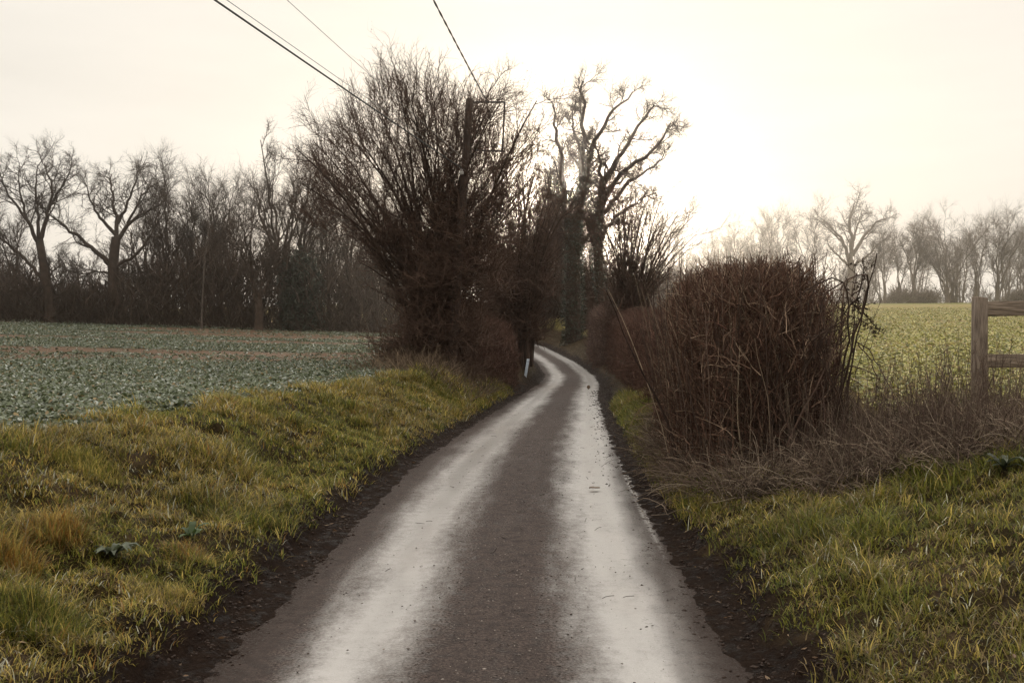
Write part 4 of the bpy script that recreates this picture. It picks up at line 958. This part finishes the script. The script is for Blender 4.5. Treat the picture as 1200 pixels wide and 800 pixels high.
def through(end, seen, ybeh, sag):
    """cable from `end`, seen at pixel/depth `seen`, straight in plan on to y = ybeh behind the camera; returns bezier control points"""
    e = np.asarray(end, float); s = at(*seen); d = (s - e); f = (ybeh - e[1]) / d[1]; far = e + d * f
    tm = 1 / f                                            # parameter of the seen point
    far[2] = (s[2] - (1 - tm) ** 2 * e[2] - 2 * tm * (1 - tm) * (e[2] - sag)) / (tm ** 2 + 2 * tm * (1 - tm)) if False else far[2]
    # solve far end height so that the sagging curve still passes the seen point: mid control = mean - sag
    a = (1 - tm) ** 2 + tm * (1 - tm); b = tm ** 2 + tm * (1 - tm)
    far[2] = (s[2] + 2 * tm * (1 - tm) * sag - a * e[2]) / b
    mid = (e + far) / 2; mid[2] -= sag
    return [e, mid, far]
e2 = at(546, 201, pd - .1)
cable('thick straight cable crossing the sky at the upper left', through(e2, (250, 0, 12.0), -24, .35), .013, 'cable')
cable('thin wire running close above the thick straight cable', through(at(546.5, 196, pd - .1), (264, 0, 12.2), -24, .3), .0045, 'wire')
cable('lone thin wire, the middle one of those crossing the sky', through(at(547, 190, pd - .1), (335, 0, 13.2), -24, .3), .004, 'wire')
cable('black twisted cable dropping steeply to the bracket frame', through(at(571, 121, pd), (507, 0, 16.2), -24, .9), .0125, 'cable', twist=True)

# ================================================================== MARKER POST by the bend
md = 38; mx = at(617, 432, md); gz = float(H(mx[0], md))
mk = thing('marker_post', 'small leaning white marker post on the left of the bend', 'marker post', (mx[0], md, gz)); zt = EYE + (HOR - 420.5) / FPX * md - gz; zb = EYE + (HOR - 433) / FPX * md - gz
lean = .10
def slab(z0, z1, w, dep, mat, name):
    mb = MB(); v = []
    for z in (z0, z1):
        for a, b in ((-w, -dep), (w, -dep), (w, dep), (-w, dep)): v.append((a + lean * (z - zb) * 1.6, b, z))
    mb.add(v, [(0, 3, 2, 1), (4, 5, 6, 7), (0, 1, 5, 4), (1, 2, 6, 5), (2, 3, 7, 6), (3, 0, 4, 7)]); bevel(mb.build(name, M[mat], mk), .008)
slab(min(-.15, zb - .2), zt, .052, .022, 'plastic', 'post_body'); slab(zt - .12, zt - .07, .055, .026, 'reflector', 'reflector_band')

# ================================================================== HAZE
DENS = .00085
hz, nt = newmat('mist'); pv = nt.nodes.new('ShaderNodeVolumePrincipled'); pv.inputs['Density'].default_value = DENS
pv.inputs['Color'].default_value = (.97, .95, .92, 1); pv.inputs['Anisotropy'].default_value = .955
o = nt.nodes.new('ShaderNodeOutputMaterial'); L_(nt, pv.outputs[0], o.inputs['Volume'])
mb = MB(); zs = np.array([c for c in ground.bound_box]); box(mb, (-440, -70, float(Z.min()) - 1), (440, 480, 29))
setting(mb.build('haze', hz), 'stuff')

# ================================================================== LIGHT
SUN_EL, SUN_AZ = R_(7.2), R_(3.3)                     # azimuth to the right of +Y
sdir = Vector((math.sin(SUN_AZ) * math.cos(SUN_EL), math.cos(SUN_AZ) * math.cos(SUN_EL), math.sin(SUN_EL)))
sun = bpy.data.lights.new('sun', 'SUN'); sun.energy = 2.0; sun.angle = R_(.53); sun.color = (1, .87, .70)
so = bpy.data.objects.new('sun', sun); COL.objects.link(so); so.rotation_euler = (-sdir).to_track_quat('-Z', 'Y').to_euler()
w = bpy.data.worlds.new('World'); scene.world = w; w.use_nodes = True; nt = w.node_tree; nt.nodes.clear()
sky = nt.nodes.new('ShaderNodeTexSky'); sky.sky_type = 'NISHITA'; sky.sun_disc = False; sky.sun_elevation = SUN_EL; sky.sun_rotation = SUN_AZ
sky.dust_density = 4; sky.air_density = 1.2
tc = nt.nodes.new('ShaderNodeTexCoord'); vec = tc.outputs['Generated']
nv = nt.nodes.new('ShaderNodeVectorMath'); nv.operation = 'NORMALIZE'; L_(nt, vec, nv.inputs[0]); dv = nv.outputs[0]
sx = nt.nodes.new('ShaderNodeSeparateXYZ'); L_(nt, dv, sx.inputs[0])
dt = nt.nodes.new('ShaderNodeVectorMath'); dt.operation = 'DOT_PRODUCT'; L_(nt, dv, dt.inputs[0]); dt.inputs[1].default_value = sdir
cosg = math_(nt, 'MAXIMUM', dt.outputs['Value'], 0.)
el = math_(nt, 'MAXIMUM', sx.outputs[2], 0.)
# thin high cloud veil: brightness added overhead to light the lane, brighter on the sun's side
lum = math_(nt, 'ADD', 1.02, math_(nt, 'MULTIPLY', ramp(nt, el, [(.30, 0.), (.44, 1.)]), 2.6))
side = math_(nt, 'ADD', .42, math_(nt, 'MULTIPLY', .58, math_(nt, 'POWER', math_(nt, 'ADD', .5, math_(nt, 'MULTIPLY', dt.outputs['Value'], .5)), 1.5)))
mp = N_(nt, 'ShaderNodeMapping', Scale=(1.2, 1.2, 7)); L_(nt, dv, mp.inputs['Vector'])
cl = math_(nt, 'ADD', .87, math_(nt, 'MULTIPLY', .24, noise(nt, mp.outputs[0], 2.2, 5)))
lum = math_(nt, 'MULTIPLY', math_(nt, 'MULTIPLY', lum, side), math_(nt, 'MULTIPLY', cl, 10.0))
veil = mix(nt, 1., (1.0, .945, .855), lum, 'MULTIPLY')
aur = math_(nt, 'ADD', math_(nt, 'MULTIPLY', math_(nt, 'POWER', cosg, 40.), .12), math_(nt, 'MULTIPLY', math_(nt, 'POWER', cosg, 1500.), 3.))
disc = math_(nt, 'MULTIPLY', math_(nt, 'POWER', cosg, 11000.), 70.)
glow = mix(nt, 1., (1.0, .86, .60), math_(nt, 'ADD', aur, disc), 'MULTIPLY')
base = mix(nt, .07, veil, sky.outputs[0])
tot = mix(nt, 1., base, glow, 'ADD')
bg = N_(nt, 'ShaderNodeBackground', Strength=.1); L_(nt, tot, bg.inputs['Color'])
wo = nt.nodes.new('ShaderNodeOutputWorld'); L_(nt, bg.outputs[0], wo.inputs['Surface'])

# ================================================================== CAMERA AND RENDER SETTINGS
cam = bpy.data.cameras.new('camera'); cam.lens = 35; cam.sensor_width = 36; cam.clip_start = .05; cam.clip_end = 5000
co = bpy.data.objects.new('camera', cam); COL.objects.link(co); co.location = (0, 0, EYE)
co.rotation_euler = (R_(90) - math.atan((400 - HOR) / FPX), 0, 0); scene.camera = co
scene.view_settings.view_transform = 'Standard'; scene.view_settings.look = 'None'; scene.view_settings.exposure = 0; scene.view_settings.gamma = 1
scene.render.engine = 'CYCLES'; scene.cycles.use_denoising = True
scene.cycles.max_bounces = 5; scene.cycles.diffuse_bounces = 2; scene.cycles.glossy_bounces = 2; scene.cycles.transmission_bounces = 3; scene.cycles.volume_bounces = 1
